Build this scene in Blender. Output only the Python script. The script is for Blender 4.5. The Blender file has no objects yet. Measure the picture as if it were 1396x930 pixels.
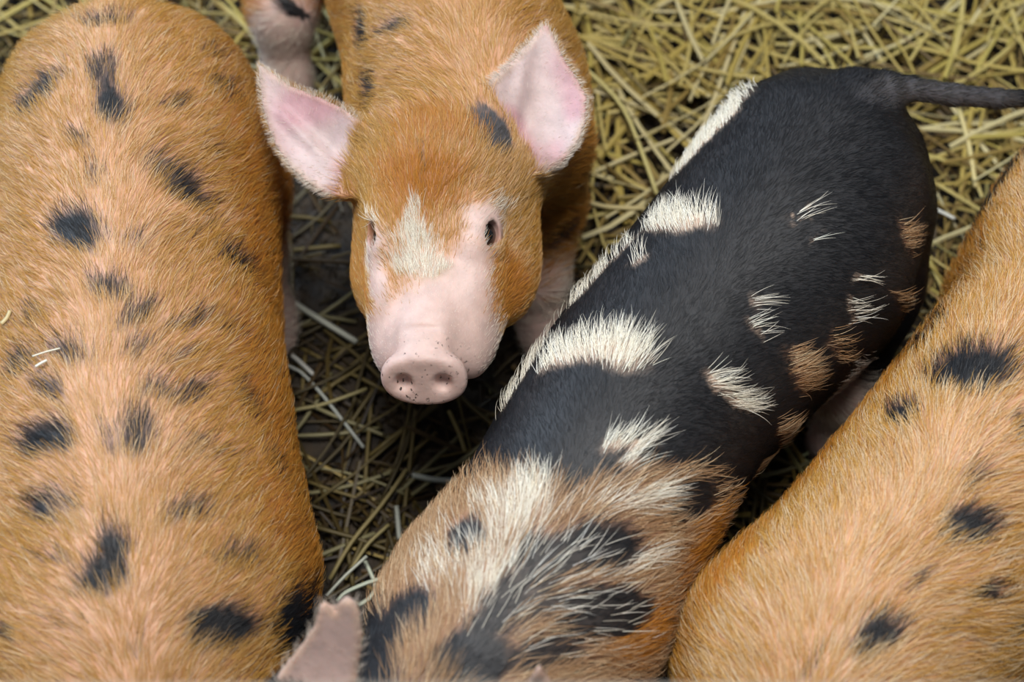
import bpy, bmesh, math, random
import numpy as np
from mathutils import Vector, Matrix

C = bpy.context.scene.collection
SC = bpy.context.scene
rng = np.random.default_rng(7)
random.seed(7)

# ---------------------------------------------------------------- camera
cam_d = bpy.data.cameras.new('camera'); cam = bpy.data.objects.new('camera', cam_d); C.objects.link(cam)
cam.location = (0, 0, 1.6); cam.rotation_euler = (math.radians(90 - 62), 0, 0)
cam_d.sensor_width = 36; cam_d.lens = 50; cam_d.clip_start = .02
cam_d.dof.use_dof = True; cam_d.dof.focus_distance = 1.40; cam_d.dof.aperture_fstop = 2.9
SC.camera = cam

# ---------------------------------------------------------------- light: soft cool daylight of an open barn, one broad lamp overhead
world = bpy.data.worlds.new('barn_daylight'); SC.world = world; world.use_nodes = True
bg = world.node_tree.nodes['Background']; bg.inputs[0].default_value = (.80, .90, 1.0, 1); bg.inputs[1].default_value = .20
def area(name, loc, aim, size, power, col):
    d = bpy.data.lights.new(name, 'AREA'); d.shape = 'RECTANGLE'; d.size, d.size_y = size; d.energy = power; d.color = col
    o = bpy.data.objects.new(name, d); C.objects.link(o); o.location = loc
    o.rotation_euler = (Vector(aim) - Vector(loc)).to_track_quat('-Z', 'Y').to_euler(); return o
area('roof_light', (-.02, .75, 2.9), (0, .8, .2), (.9, .9), 70, (1, .97, .92))
area('barn_opening', (-2.6, 2.6, 2.3), (0, .8, .3), (1.8, 1.3), 105, (.66, .82, 1))
SC.view_settings.view_transform = 'Standard'; SC.view_settings.look = 'None'
SC.view_settings.exposure = 0.0; SC.view_settings.gamma = 1.0; SC.view_settings.use_curve_mapping = False

PIGS = {
 'spotted': dict(
  h=0.005,
  torso=[[-0.09, 0.0003, 0.297, 0.0144, 0.0145, 0.014, 2.25], [-0.0837, 0.0003, 0.2886, 0.0549, 0.0551, 0.0532, 2.25], [-0.0675, 0.0003, 0.2796, 0.0982, 0.0986, 0.0952, 2.25], [-0.0405, 0.0003, 0.273, 0.13, 0.1305, 0.126, 2.25], [0.0, 0.0003, 0.27, 0.1444, 0.145, 0.14, 2.25], [0.0836, 0.001, 0.27, 0.1583, 0.158, 0.15, 2.25], [0.1904, -0.0097, 0.27, 0.1567, 0.16, 0.155, 2.25], [0.3184, -0.0142, 0.27, 0.1535, 0.162, 0.16, 2.25], [0.4542, -0.0133, 0.27, 0.1571, 0.165, 0.16, 2.25], [0.58, -0.0065, 0.27, 0.1627, 0.165, 0.155, 2.25], [0.6526, -0.0082, 0.27, 0.1499, 0.155, 0.15, 2.25], [0.7026, -0.0082, 0.275, 0.115, 0.135, 0.13, 2.2]],
  extra=[],
  legs=[[[0.03, 0.055, 0.24, 0.09], [0.08, 0.085, 0.19, 0.07], [0.1159, 0.1076, 0.12, 0.032], [0.1709, 0.1116, 0.055, 0.025], [0.1909, 0.1116, 0.028, 0.027]], [[0.5526, 0.051, 0.23, 0.075], [0.5276, 0.0765, 0.16, 0.05], [0.5576, 0.085, 0.095, 0.03], [0.5576, 0.085, 0.05, 0.023], [0.5706, 0.085, 0.028, 0.025]], [[0.02, -0.051, 0.24, 0.085], [0.065, -0.0765, 0.185, 0.068], [-0.015, -0.085, 0.115, 0.031], [0.005, -0.085, 0.055, 0.024], [0.02, -0.085, 0.028, 0.026]], [[0.5526, -0.051, 0.23, 0.075], [0.5276, -0.0765, 0.16, 0.05], [0.5576, -0.085, 0.095, 0.03], [0.5576, -0.085, 0.05, 0.023], [0.5706, -0.085, 0.028, 0.025]]],
  head=[[0.8126, -0.0182, 0.3], [-0.3, 0.35, 0.0], 1.08],
  neck=[[0.6526, -0.0082, 0.3, 0.115], [0.8026, -0.0082, 0.315, 0.095]],
  ears=[[[0.8713, 0.0337, 0.3484], [[0.1776, 0.6568, 0.7328], [-0.1782, -0.7109, 0.6804], [0.9678, -0.2514, -0.0093]], [(-0.027, 0.0324), (-0.027, -0.0367), (0.0, -0.0497), (0.0324, -0.0583), (0.0702, -0.054), (0.1026, -0.0389), (0.1296, -0.0173), (0.149, -0.0022), (0.1534, 0.0043), (0.1469, 0.0097), (0.1188, 0.0194), (0.0864, 0.0324), (0.0486, 0.0389), (0.0162, 0.0389)], 0.0045, 6.0, 0.006], [[0.8317, -0.0942, 0.3484], [[-0.2243, -0.6424, 0.7328], [-0.2543, -0.6873, -0.6804], [0.9408, -0.339, -0.0093]], [(-0.027, -0.0324), (-0.027, 0.0367), (0.0, 0.0497), (0.0324, 0.0583), (0.0702, 0.054), (0.1026, 0.0389), (0.1296, 0.0173), (0.149, 0.0022), (0.1534, -0.0043), (0.1469, -0.0097), (0.1188, -0.0194), (0.0864, -0.0324), (0.0486, -0.0389), (0.0162, -0.0389)], 0.0045, 6.0, 0.006]],
  tail=[[-0.075, 0.0003, 0.37, 0.012], [-0.095, 0.0103, 0.33, 0.009], [-0.1, 0.0203, 0.27, 0.007], [-0.09, 0.0253, 0.22, 0.005]],
  lo=[-0.137, -0.2316, -0.029],
  hi=[1.1587, 0.1893, 0.4935],
  loc=[-0.4379, 1.0105, 0.0],
  rot=-1.4078,
  spots=[
   (1, -0.0147, 0.0009, 0.4104, 0.1103, 0.993, 0.0414, 0.0227, 0.0121, 0.9),
   (1, 0.0704, 0.0009, 0.4257, 0.9842, 0.123, 0.1271, 0.0203, 0.0161, 0.8),
   (1, 0.1155, 0.0059, 0.4285, 0.976, 0.2169, 0.0174, 0.0231, 0.0172, 1.0),
   (1, 0.0755, -0.0658, 0.4157, -0.5877, 0.7836, 0.2017, 0.0255, 0.0178, 0.9),
   (1, 0.1555, -0.0241, 0.4288, 0.8932, 0.4466, 0.0533, 0.0112, 0.0103, 0.6),
   (1, 0.2055, -0.0091, 0.4302, 0.832, 0.5547, 0.0113, 0.009, 0.0107, 0.6),
   (1, 0.2105, 0.0709, 0.4127, 0.5885, 0.7099, -0.3869, 0.034, 0.0142, 0.8),
   (1, 0.2255, 0.0736, 0.4111, 0.3717, 0.8098, -0.4539, 0.0202, 0.0117, 0.8),
   (1, 0.1155, 0.0715, 0.4152, -0.3991, 0.8454, -0.3549, 0.0125, 0.0069, 0.7),
   (1, 0.0755, 0.1215, 0.3788, 0.3001, 0.6476, -0.7004, 0.0168, 0.0188, 0.65),
   (1, 0.0305, 0.1457, 0.3135, 0.9429, 0.2279, -0.2429, 0.0108, 0.0126, 0.85),
   (1, 0.1655, 0.1011, 0.394, 0.0, 0.7606, -0.6492, 0.0089, 0.009, 0.4),
   (1, 0.0205, 0.11, 0.3776, -0.3034, 0.6102, -0.7319, 0.0165, 0.0105, 0.4),
   (1, 0.2655, -0.0291, 0.4307, 0.7054, 0.7054, 0.0693, 0.0177, 0.0226, 1.1),
   (1, 0.2855, 0.0259, 0.4282, 0.2555, 0.9507, -0.176, 0.0098, 0.0109, 0.45),
   (1, 0.2855, 0.1181, 0.3655, 0.0, 0.5084, -0.8611, 0.0275, 0.013, 0.85),
   (1, 0.3405, 0.0009, 0.4321, 0.4435, 0.8951, -0.0457, 0.0169, 0.0153, 0.85),
   (1, 0.3705, 0.0259, 0.4297, -0.617, 0.7712, -0.1566, 0.0162, 0.0097, 0.85),
   (1, 0.3755, 0.067, 0.4152, -0.3849, 0.8058, -0.4501, 0.0195, 0.0086, 0.7),
   (1, 0.3505, -0.0741, 0.4237, 0.1551, 0.9306, 0.3315, 0.0161, 0.0108, 0.45),
   (1, 0.3955, -0.0826, 0.4214, -0.1679, 0.9117, 0.375, 0.0149, 0.0142, 0.85),
   (1, 0.4005, -0.0341, 0.433, 0.6255, 0.7758, 0.083, 0.02, 0.0135, 0.75),
   (1, 0.4355, -0.0553, 0.4307, 0.6973, 0.6973, 0.1658, 0.0179, 0.0099, 0.75),
   (1, 0.4073, 0.0235, 0.431, -0.3657, 0.9143, -0.174, 0.0137, 0.0073, 0.65),
   (1, 0.4155, 0.058, 0.4208, -0.3218, 0.8627, -0.3901, 0.0155, 0.0075, 0.6),
   (1, 0.4505, 0.0409, 0.428, 0.158, 0.9481, -0.2759, 0.0158, 0.0094, 0.7),
   (1, 0.4555, 0.0693, 0.4165, -0.6553, 0.6553, -0.3758, 0.0191, 0.0097, 0.75),
   (1, 0.4455, 0.1139, 0.3767, 0.868, 0.3206, -0.3792, 0.0144, 0.0119, 0.6),
   (1, 0.4605, 0.1202, 0.3685, 0.7393, 0.382, -0.5545, 0.0135, 0.0116, 0.8),
   (1, 0.4955, 0.0159, 0.4336, -0.1439, 0.9842, -0.103, 0.0174, 0.0216, 1.2),
   (1, 0.4855, -0.0591, 0.43, 0.1206, 0.9646, 0.2343, 0.0207, 0.0171, 1.0),
   (1, 0.5005, 0.076, 0.4146, 0.0, 0.8561, -0.5168, 0.0088, 0.0081, 0.5),
   (1, 0.5105, 0.1325, 0.3542, 0.5267, 0.4164, -0.7411, 0.0099, 0.0124, 0.7),
   (1, 0.5505, -0.0545, 0.4305, 0.29, 0.9318, 0.2183, 0.0172, 0.0158, 1.05),
   (1, 0.5755, 0.0609, 0.4248, -0.1991, 0.9031, -0.3806, 0.0251, 0.0096, 0.75),
   (1, 0.6007, -0.0546, 0.4315, 0.2356, 0.9423, 0.2379, 0.0106, 0.007, 0.5),
   (1, 0.6005, -0.0041, 0.4371, 0.9285, 0.3714, -0.0011, 0.0135, 0.0126, 1.0),
   (1, 0.6255, -0.0141, 0.4369, -0.1486, 0.9888, 0.016, 0.0168, 0.0177, 1.1),
   (1, 0.6155, 0.0957, 0.4029, 0.0217, 0.7585, -0.6513, 0.0213, 0.0099, 0.8),
   (1, 0.6755, 0.0794, 0.4018, 0.0051, 0.7669, -0.6418, 0.0252, 0.0175, 1.3),
   (1, 0.651, 0.1394, 0.319, -0.462, 0.2479, -0.8515, 0.0397, 0.0343, 1.35),
   (1, 0.6897, 0.0109, 0.4265, 0.7975, 0.5316, -0.2853, 0.0094, 0.0062, 0.5),
   (1, 0.6506, -0.1038, 0.4044, 0.784, 0.5673, 0.2519, 0.0064, 0.0098, 0.9),
   (1, 0.5105, 0.0806, 0.4124, 0.1583, 0.8426, -0.5148, 0.0316, 0.0103, 0.25),
   (1, 0.5805, 0.1405, 0.3485, -0.0806, 0.3699, -0.9256, 0.031, 0.012, 0.35),
   (1, 0.3755, 0.1125, 0.3747, 0.0855, 0.5732, -0.815, 0.0292, 0.0132, 0.3),
   (1, 0.2655, 0.0855, 0.4025, -0.6124, 0.6351, -0.4709, 0.0245, 0.0101, 0.3),
   (1, 0.6601, -0.0437, 0.4303, 0.3569, 0.9236, 0.14, 0.021, 0.0066, 0.3),
   (5, 0.2205, 0.0009, 0.4302, 0.9969, -0.0767, 0.0172, 0.0652, 0.013, 0.5),
   (5, 0.3855, -0.0191, 0.4334, 0.9913, 0.1293, 0.0251, 0.058, 0.015, 0.55),
   (5, 0.4855, -0.0041, 0.4349, 0.999, 0.0434, 0.0058, 0.0576, 0.0211, 0.6),
   (5, 0.5055, 0.0523, 0.4256, 0.924, 0.3674, -0.1064, 0.0325, 0.0197, 0.5),
   (5, 0.5505, -0.0441, 0.4325, 0.9033, 0.4208, 0.0833, 0.0362, 0.0141, 0.35),
   (5, 0.6605, -0.0491, 0.4289, 0.9055, 0.4222, -0.0423, 0.0357, 0.0266, 0.4),
   (5, 0.6877, 0.0179, 0.4259, 0.6719, 0.6756, -0.3035, 0.0382, 0.0308, 0.35),
   (6, 0.2105, 0.1328, 0.3445, 0.9685, 0.0264, -0.2477, 0.111, 0.0351, 0.6),
   (6, 0.4409, 0.1292, 0.3489, 0.9655, 0.1496, -0.2132, 0.0699, 0.0355, 0.65),
   (6, 0.5755, 0.1405, 0.3485, 0.6949, 0.2209, -0.6843, 0.0495, 0.0406, 0.7),
  ],
 ),
 'facing': dict(
  h=0.003,
  focus=True,
  torso=[[-0.3701, 0.0, 0.302, 0.0125, 0.0145, 0.013, 2.2], [-0.3638, 0.0, 0.2936, 0.0475, 0.0551, 0.0494, 2.2], [-0.3476, 0.0, 0.2846, 0.085, 0.0986, 0.0884, 2.2], [-0.3206, 0.0, 0.278, 0.1125, 0.1305, 0.117, 2.2], [-0.2801, 0.0, 0.275, 0.125, 0.145, 0.13, 2.2], [-0.1801, 0.0, 0.275, 0.14, 0.15, 0.14, 2.25], [-0.1001, 0.0, 0.272, 0.135, 0.15, 0.145, 2.25], [-0.0001, -0.0005, 0.27, 0.1316, 0.15, 0.14, 2.25], [0.0814, 0.0005, 0.27, 0.127, 0.15, 0.14, 2.25], [0.1534, -0.0006, 0.27, 0.1254, 0.15, 0.145, 2.25], [0.2217, -0.0066, 0.27, 0.1258, 0.145, 0.15, 2.25], [0.2717, -0.0066, 0.265, 0.125, 0.135, 0.14, 2.2], [0.3067, -0.0066, 0.262, 0.095, 0.105, 0.11, 2.1]],
  extra=[],
  legs=[[[-0.2601, 0.051, 0.24, 0.085], [-0.2151, 0.0765, 0.185, 0.068], [-0.2951, 0.085, 0.115, 0.031], [-0.2751, 0.085, 0.055, 0.024], [-0.2601, 0.085, 0.028, 0.026]], [[0.2017, 0.045, 0.23, 0.07], [0.2517, 0.062, 0.17, 0.05], [0.3111, 0.0471, 0.11, 0.034], [0.3461, 0.0471, 0.05, 0.025], [0.3611, 0.0471, 0.028, 0.027]], [[-0.2501, -0.06, 0.24, 0.09], [-0.2301, -0.125, 0.21, 0.058], [-0.1231, -0.1909, 0.165, 0.04], [-0.0881, -0.2029, 0.07, 0.027], [-0.0681, -0.2029, 0.028, 0.028]], [[0.2017, -0.051, 0.23, 0.075], [0.1767, -0.0765, 0.16, 0.05], [0.2067, -0.085, 0.095, 0.03], [0.2067, -0.085, 0.05, 0.023], [0.2197, -0.085, 0.028, 0.025]]],
  head=[[0.2992, -0.0514, 0.352], [-0.2825, -0.09, 0.09], 1.08],
  neck=[[0.1717, -0.0033, 0.3, 0.12], [0.2892, -0.0514, 0.342, 0.094]],
  ears=[[[0.2942, -0.1452, 0.383], [[-0.7849, -0.5407, 0.3027], [0.441, -0.8306, -0.3401], [0.4353, -0.1335, 0.8903]], [(-0.0325, 0.0171), (-0.0021, -0.0259), (0.0207, -0.0333), (0.0478, -0.03), (0.0722, -0.0218), (0.106, -0.0077), (0.1343, -0.0033), (0.1463, 0.0), (0.1365, 0.0086), (0.1174, 0.0231), (0.0977, 0.036), (0.071, 0.0472), (0.0433, 0.0519), (0.0156, 0.0502), (-0.0044, 0.0452), (-0.0163, 0.0376)], 0.0038, 8.0, 0.006, 0.004, 0.016, [0.8895, 0.4569, 0.0031]], [[0.3207, 0.0199, 0.3891], [[-0.8103, 0.4024, 0.4261], [-0.39, -0.9129, 0.1205], [0.4375, -0.0685, 0.8966]], [(-0.0099, 0.0096), (-0.0213, -0.0279), (-0.0094, -0.0465), (0.0129, -0.0589), (0.0413, -0.063), (0.0679, -0.0589), (0.0861, -0.0449), (0.1057, -0.0266), (0.1261, -0.0121), (0.1359, -0.003), (0.1323, 0.0025), (0.1131, 0.0109), (0.0862, 0.0255), (0.0561, 0.0409), (0.0318, 0.0512), (0.0081, 0.0524), (-0.007, 0.032)], 0.0038, 7.0, 0.006, -0.004, 0.016, [0.6665, -0.7455, 0.0027]]],
  tail=[[-0.3551, 0.0, 0.37, 0.012], [-0.3801, 0.0, 0.33, 0.009], [-0.3851, -0.02, 0.27, 0.007]],
  lo=[-0.4221, -0.2619, -0.03],
  hi=[0.636, 0.1745, 0.5231],
  loc=[-0.0864, 1.1761, 0.0],
  rot=-1.3433,
  spots=[
   (1, 0.1134, -0.1074, 0.3765, 0.9895, -0.1018, 0.1028, 0.0289, 0.0117, 0.9),
   (1, 0.1508, -0.0759, 0.414, 0.2209, 0.8004, 0.5573, 0.027, 0.0093, 0.9),
   (1, 0.1644, -0.0024, 0.4347, -0.2425, 0.9699, -0.0218, 0.0062, 0.0064, 0.5),
   (1, 0.2124, -0.1152, 0.3964, 0.9533, -0.114, 0.2796, 0.0358, 0.0099, 0.85),
   (1, 0.3064, 0.0756, 0.1935, -0.425, 0.7069, 0.5655, 0.0212, 0.0107, 1.3),
   (7, 0.3234, -0.0081, 0.4373, 0.8671, 0.3614, -0.3429, 0.0208, 0.021, 1.6),
   (6, 0.3624, -0.0863, 0.4384, 0.4642, 0.8557, 0.2286, 0.0517, 0.0252, 0.9),
   (6, 0.3864, -0.0954, 0.4265, 0.3744, 0.8923, 0.2522, 0.044, 0.0193, 0.7),
   (6, 0.3174, -0.0654, 0.4506, 0.3667, 0.9252, 0.0977, 0.0409, 0.0273, 0.7),
   (6, 0.3045, 0.0781, 0.2775, -0.2631, 0.2995, -0.9171, 0.0638, 0.0554, 0.7),
   (6, 0.4801, -0.0373, 0.3831, -0.34, 0.6362, -0.6926, 0.0461, 0.043, 0.6),
   (7, 0.3474, -0.084, 0.4438, 0.962, -0.112, -0.2491, 0.0268, 0.0038, 0.45),
   (4, 0.5454, -0.1224, 0.4108, 0.8916, -0.1787, -0.416, 0.0529, 0.0414, 1.5),
   (4, 0.5301, -0.0954, 0.4028, 0.9579, -0.1111, -0.2646, 0.054, 0.0517, 1.4),
   (4, 0.5302, -0.1407, 0.4032, 0.92, -0.2508, -0.3012, 0.0479, 0.0368, 1.3),
   (4, 0.4081, -0.1512, 0.394, -0.1587, -0.2288, -0.9605, 0.0263, 0.0173, 1.2),
   (4, 0.4464, -0.1522, 0.3913, 0.9906, -0.0317, -0.1334, 0.0288, 0.0117, 1.1),
   (4, 0.4215, -0.0334, 0.4203, -0.1236, 0.6457, -0.7535, 0.0219, 0.0226, 1.2),
   (4, 0.4612, -0.0563, 0.4076, 0.9187, -0.1044, -0.3808, 0.022, 0.019, 1.2),
   (4, 0.4944, -0.0774, 0.4008, 0.9675, -0.0016, -0.2528, 0.0295, 0.0296, 1.1),
   (4, 0.5384, -0.0634, 0.3639, 0.6764, -0.5691, 0.4676, 0.0366, 0.0335, 0.9),
   (4, 0.5031, -0.162, 0.3702, 0.9184, 0.0719, 0.3891, 0.0359, 0.0202, 1.2),
   (2, 0.4114, -0.1044, 0.4168, 0.9476, -0.1185, -0.2966, 0.0253, 0.0088, 0.9),
   (2, 0.445, -0.1089, 0.408, 0.4034, 0.91, 0.0957, 0.024, 0.0137, 1.2),
   (2, 0.4224, -0.1074, 0.4127, 0.3191, 0.9475, 0.0192, 0.0174, 0.011, 0.9),
   (2, 0.382, -0.1449, 0.405, 0.6311, 0.1464, 0.7618, 0.0333, 0.0048, 0.5),
   (2, 0.3954, -0.0162, 0.4105, -0.2072, 0.6298, -0.7486, 0.0236, 0.0054, 0.5),
   (6, 0.4344, -0.1623, 0.3615, 0.9162, -0.0314, 0.3995, 0.0295, 0.0112, 1.1),
   (6, 0.4634, -0.0186, 0.3545, 0.7025, -0.0674, -0.7085, 0.0231, 0.0254, 1.2),
   (1, 0.3064, 0.0756, 0.1935, -0.4424, 0.6476, 0.6204, 0.0169, 0.0096, 1.5),
   (4, -0.0743, -0.1914, 0.1485, 0.2314, -0.1231, -0.965, 0.0488, 0.0493, 1.6),
   (1, -0.0932, -0.1794, 0.2, 0.1495, 0.7514, -0.6426, 0.0268, 0.0085, 1.6),
  ],
 ),
 'black': dict(
  h=0.004,
  torso=[[-0.0745, -0.0002, 0.279, 0.0107, 0.0105, 0.014, 2.25], [-0.071, -0.0002, 0.2762, 0.0405, 0.0399, 0.0532, 2.25], [-0.062, -0.0002, 0.2732, 0.0724, 0.0714, 0.0952, 2.25], [-0.047, -0.0002, 0.271, 0.0959, 0.0945, 0.126, 2.25], [-0.0245, -0.0002, 0.27, 0.1065, 0.105, 0.14, 2.25], [0.0329, 0.0065, 0.27, 0.1298, 0.15, 0.15, 2.25], [0.1544, 0.0192, 0.27, 0.1462, 0.155, 0.15, 2.25], [0.2884, -0.0005, 0.27, 0.1315, 0.15, 0.15, 2.25], [0.3789, -0.0099, 0.27, 0.1255, 0.15, 0.155, 2.25], [0.4887, -0.0021, 0.27, 0.1251, 0.155, 0.155, 2.25], [0.601, 0.0091, 0.27, 0.124, 0.155, 0.15, 2.25], [0.668, 0.0094, 0.27, 0.1185, 0.15, 0.145, 2.25], [0.738, 0.0094, 0.285, 0.115, 0.135, 0.13, 2.2]],
  extra=[],
  legs=[[[0.0329, 0.06, 0.24, 0.085], [0.0829, 0.095, 0.19, 0.07], [0.1642, 0.1398, 0.12, 0.037], [0.166, 0.1573, 0.055, 0.028], [0.196, 0.1533, 0.028, 0.028]], [[0.608, 0.051, 0.23, 0.075], [0.583, 0.0765, 0.16, 0.05], [0.613, 0.085, 0.095, 0.03], [0.613, 0.085, 0.05, 0.023], [0.626, 0.085, 0.028, 0.025]], [[0.0355, -0.051, 0.24, 0.085], [0.0805, -0.0765, 0.185, 0.068], [0.0005, -0.085, 0.115, 0.031], [0.0205, -0.085, 0.055, 0.024], [0.0355, -0.085, 0.028, 0.026]], [[0.608, -0.051, 0.23, 0.075], [0.583, -0.0765, 0.16, 0.05], [0.613, -0.085, 0.095, 0.03], [0.613, -0.085, 0.05, 0.023], [0.626, -0.085, 0.028, 0.025]]],
  head=[[0.779, 0.019, 0.34], [0.06, 0.42, 0.0], 1.05],
  stem=1,
  neck=[[0.668, 0.0094, 0.3, 0.115], [0.769, 0.019, 0.335, 0.095]],
  ears=[[[0.832, -0.0795, 0.4342], [[-0.5367, -0.0023, 0.8438], [0.3129, -0.9292, 0.1965], [0.7836, 0.3695, 0.4995]], [(-0.045, 0.0378), (-0.0354, 0.0474), (-0.0002, 0.0345), (0.0403, 0.0234), (0.0748, 0.0153), (0.0945, 0.0162), (0.1047, 0.0156), (0.1024, 0.0096), (0.0953, 0.0031), (0.1087, 0.0027), (0.116, -0.0027), (0.1094, -0.0139), (0.0775, -0.0254), (0.0281, -0.0322), (-0.0195, -0.0382), (-0.0564, -0.0097)], 0.0038, 5.0, 0.006], [[0.7571, 0.0967, 0.4158], [[-0.1929, -0.1565, 0.9687], [0.5591, -0.8288, -0.0225], [0.8063, 0.5373, 0.2474]], [(-0.0253, 0.0296), (0.0324, 0.0221), (0.086, 0.0117), (0.1142, 0.0051), (0.1229, -0.0), (0.1026, -0.0066), (0.0615, -0.0179), (0.0244, -0.031), (-0.0274, -0.0346), (-0.0535, -0.0008)], 0.0038, 5.0, 0.006]],
  tail=[[-0.0101, 0.0132, 0.385, 0.026], [-0.0238, 0.0268, 0.39, 0.017], [-0.0422, 0.0494, 0.385, 0.0125], [-0.0729, 0.0908, 0.37, 0.0115], [-0.1077, 0.1314, 0.355, 0.0105], [-0.1486, 0.1705, 0.34, 0.009], [-0.195, 0.2016, 0.32, 0.007], [-0.2201, 0.2202, 0.29, 0.005]],
  lo=[-0.2551, -0.1745, -0.03],
  hi=[1.1062, 0.2552, 0.5765],
  loc=[0.3603, 0.9433, 0.0],
  rot=-2.1541,
  spots=[
   (3, 0.6949, -0.0325, 0.4282, 0.4775, 0.7746, 0.4146, 0.0921, 0.0762, 1.35),
   (3, 0.6589, 0.0544, 0.4263, 0.0606, 0.9198, -0.3876, 0.066, 0.0773, 1.3),
   (3, 0.5309, 0.0515, 0.416, -0.7275, 0.569, -0.3833, 0.0861, 0.0194, 1.1),
   (3, 0.5949, -0.0379, 0.4218, -0.1297, 0.9151, 0.3817, 0.0462, 0.0194, 1.0),
   (3, 0.5374, 0.1014, 0.3739, -0.7727, 0.2378, -0.5885, 0.0727, 0.0409, 1.3),
   (3, 0.6269, 0.1107, 0.3836, -0.3424, 0.5061, -0.7916, 0.0345, 0.049, 1.3),
   (6, 0.5149, 0.1155, 0.34, -0.9438, 0.0149, -0.3303, 0.0424, 0.03, 1.0),
   (6, 0.6229, 0.1155, 0.376, -0.7506, 0.2789, -0.599, 0.0346, 0.0259, 0.9),
   (2, 0.6111, -0.0488, 0.4188, -0.3719, 0.8477, 0.3784, 0.0215, 0.0108, 0.5),
   (2, 0.6829, -0.0521, 0.4189, -0.1911, 0.8329, 0.5194, 0.0314, 0.0195, 0.35),
   (2, 0.6712, -0.0002, 0.4338, -0.9699, 0.2425, -0.0244, 0.033, 0.0169, 0.9),
   (2, 0.5991, -0.0246, 0.4264, -0.9686, -0.1969, -0.152, 0.0249, 0.0185, 0.8),
   (2, 0.5349, 0.0515, 0.4162, -0.7508, 0.585, -0.3067, 0.0526, 0.009, 0.8),
   (2, 0.5829, 0.0787, 0.4068, -0.7474, 0.4618, -0.4775, 0.0294, 0.0103, 0.8),
   (1, 0.6469, -0.0521, 0.4188, 0.0134, 0.8803, 0.4742, 0.0138, 0.0194, 1.35),
   (1, 0.6029, 0.0395, 0.4275, -0.6673, 0.7016, -0.25, 0.0629, 0.0221, 1.35),
   (1, 0.4949, 0.0906, 0.3834, -0.7175, 0.3789, -0.5846, 0.0251, 0.0221, 1.3),
   (1, 0.6389, 0.0155, 0.4329, 0.7071, 0.7071, -0.002, 0.0198, 0.0181, 0.9),
   (1, 0.6709, 0.0315, 0.4327, -0.9434, 0.3154, -0.1025, 0.0276, 0.0153, 0.9),
   (1, 0.6349, 0.0828, 0.4109, -0.6551, 0.5847, -0.4785, 0.0488, 0.0248, 1.35),
   (1, 0.7389, 0.0155, 0.4397, -0.7974, 0.598, -0.0813, 0.0201, 0.0268, 1.4),
   (1, 0.6869, 0.0075, 0.4351, -0.9922, 0.1167, -0.0431, 0.0343, 0.0154, 1.1),
   (1, 0.7348, -0.0601, 0.4125, -0.775, 0.4025, 0.4871, 0.0181, 0.0258, 1.4),
   (1, 0.7665, -0.0691, 0.3916, -0.3763, -0.167, -0.9113, 0.0477, 0.0312, 1.4),
   (1, 0.6967, 0.0615, 0.426, -0.7217, 0.6097, -0.3278, 0.0342, 0.0154, 0.95),
   (1, 0.6829, 0.0947, 0.4031, -0.5456, 0.5702, -0.6141, 0.0366, 0.0071, 0.6),
   (2, 0.1069, -0.1062, 0.3575, 0.9573, -0.1672, -0.236, 0.0491, 0.0186, 1.4),
   (2, 0.2509, -0.0683, 0.4031, -0.257, 0.8115, 0.5248, 0.0311, 0.0141, 1.15),
   (2, 0.3109, -0.0807, 0.3966, -0.8182, 0.4806, 0.3156, 0.0073, 0.0079, 0.6),
   (2, 0.4389, -0.0802, 0.3994, -0.5137, 0.6633, 0.5442, 0.0234, 0.0138, 1.05),
   (2, 0.4189, -0.0401, 0.4184, -0.2521, 0.9358, 0.2464, 0.0238, 0.0168, 1.25),
   (2, 0.4426, -0.1178, 0.3476, -0.9983, -0.0548, 0.0202, 0.0279, 0.0086, 0.7),
   (2, 0.3269, -0.1133, 0.36, -0.9484, 0.1977, 0.2478, 0.0527, 0.0075, 0.8),
   (2, 0.4909, -0.114, 0.3487, -0.9959, -0.0669, 0.0609, 0.0169, 0.0072, 0.6),
   (2, 0.4949, 0.0195, 0.4236, -0.7008, 0.7008, -0.1329, 0.02, 0.0062, 1.0),
   (2, 0.5069, 0.0319, 0.4216, -0.94, 0.3288, -0.0913, 0.0064, 0.0096, 0.95),
   (2, 0.2949, 0.0427, 0.4144, 0.6842, 0.6842, -0.2525, 0.0058, 0.0052, 0.6),
   (2, 0.3189, 0.0555, 0.408, 0.3073, 0.8523, -0.4232, 0.013, 0.0053, 0.65),
   (2, 0.3869, 0.0531, 0.4058, -0.1706, 0.8543, -0.4909, 0.0117, 0.0068, 1.0),
   (2, 0.3829, 0.0779, 0.3864, -0.2136, 0.6869, -0.6947, 0.0187, 0.0067, 0.95),
   (2, 0.2029, 0.109, 0.3895, -0.8296, 0.4907, -0.2665, 0.0079, 0.0033, 0.6),
   (2, 0.225, 0.1175, 0.374, 0.2227, 0.5368, -0.8138, 0.0182, 0.0045, 0.6),
   (2, 0.1869, 0.0315, 0.4233, -0.8137, 0.5812, -0.0004, 0.0172, 0.0023, 0.7),
   (2, 0.1978, 0.0379, 0.4221, -0.7062, 0.7062, -0.0517, 0.0113, 0.0023, 0.5),
   (2, 0.2037, 0.0571, 0.4179, -0.8712, 0.4878, -0.0547, 0.0092, 0.0015, 0.4),
   (3, 0.1177, 0.1293, 0.3697, 0.1284, 0.5802, -0.8043, 0.0156, 0.0095, 0.75),
   (3, 0.3069, 0.1092, 0.3574, -0.0644, 0.4563, -0.8875, 0.0311, 0.0116, 1.0),
   (3, 0.3438, 0.1213, 0.288, -0.2041, 0.1343, -0.9697, 0.0392, 0.0075, 0.6),
   (3, 0.2587, 0.1261, 0.3441, -0.0853, 0.3798, -0.9211, 0.0218, 0.0063, 0.55),
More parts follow.
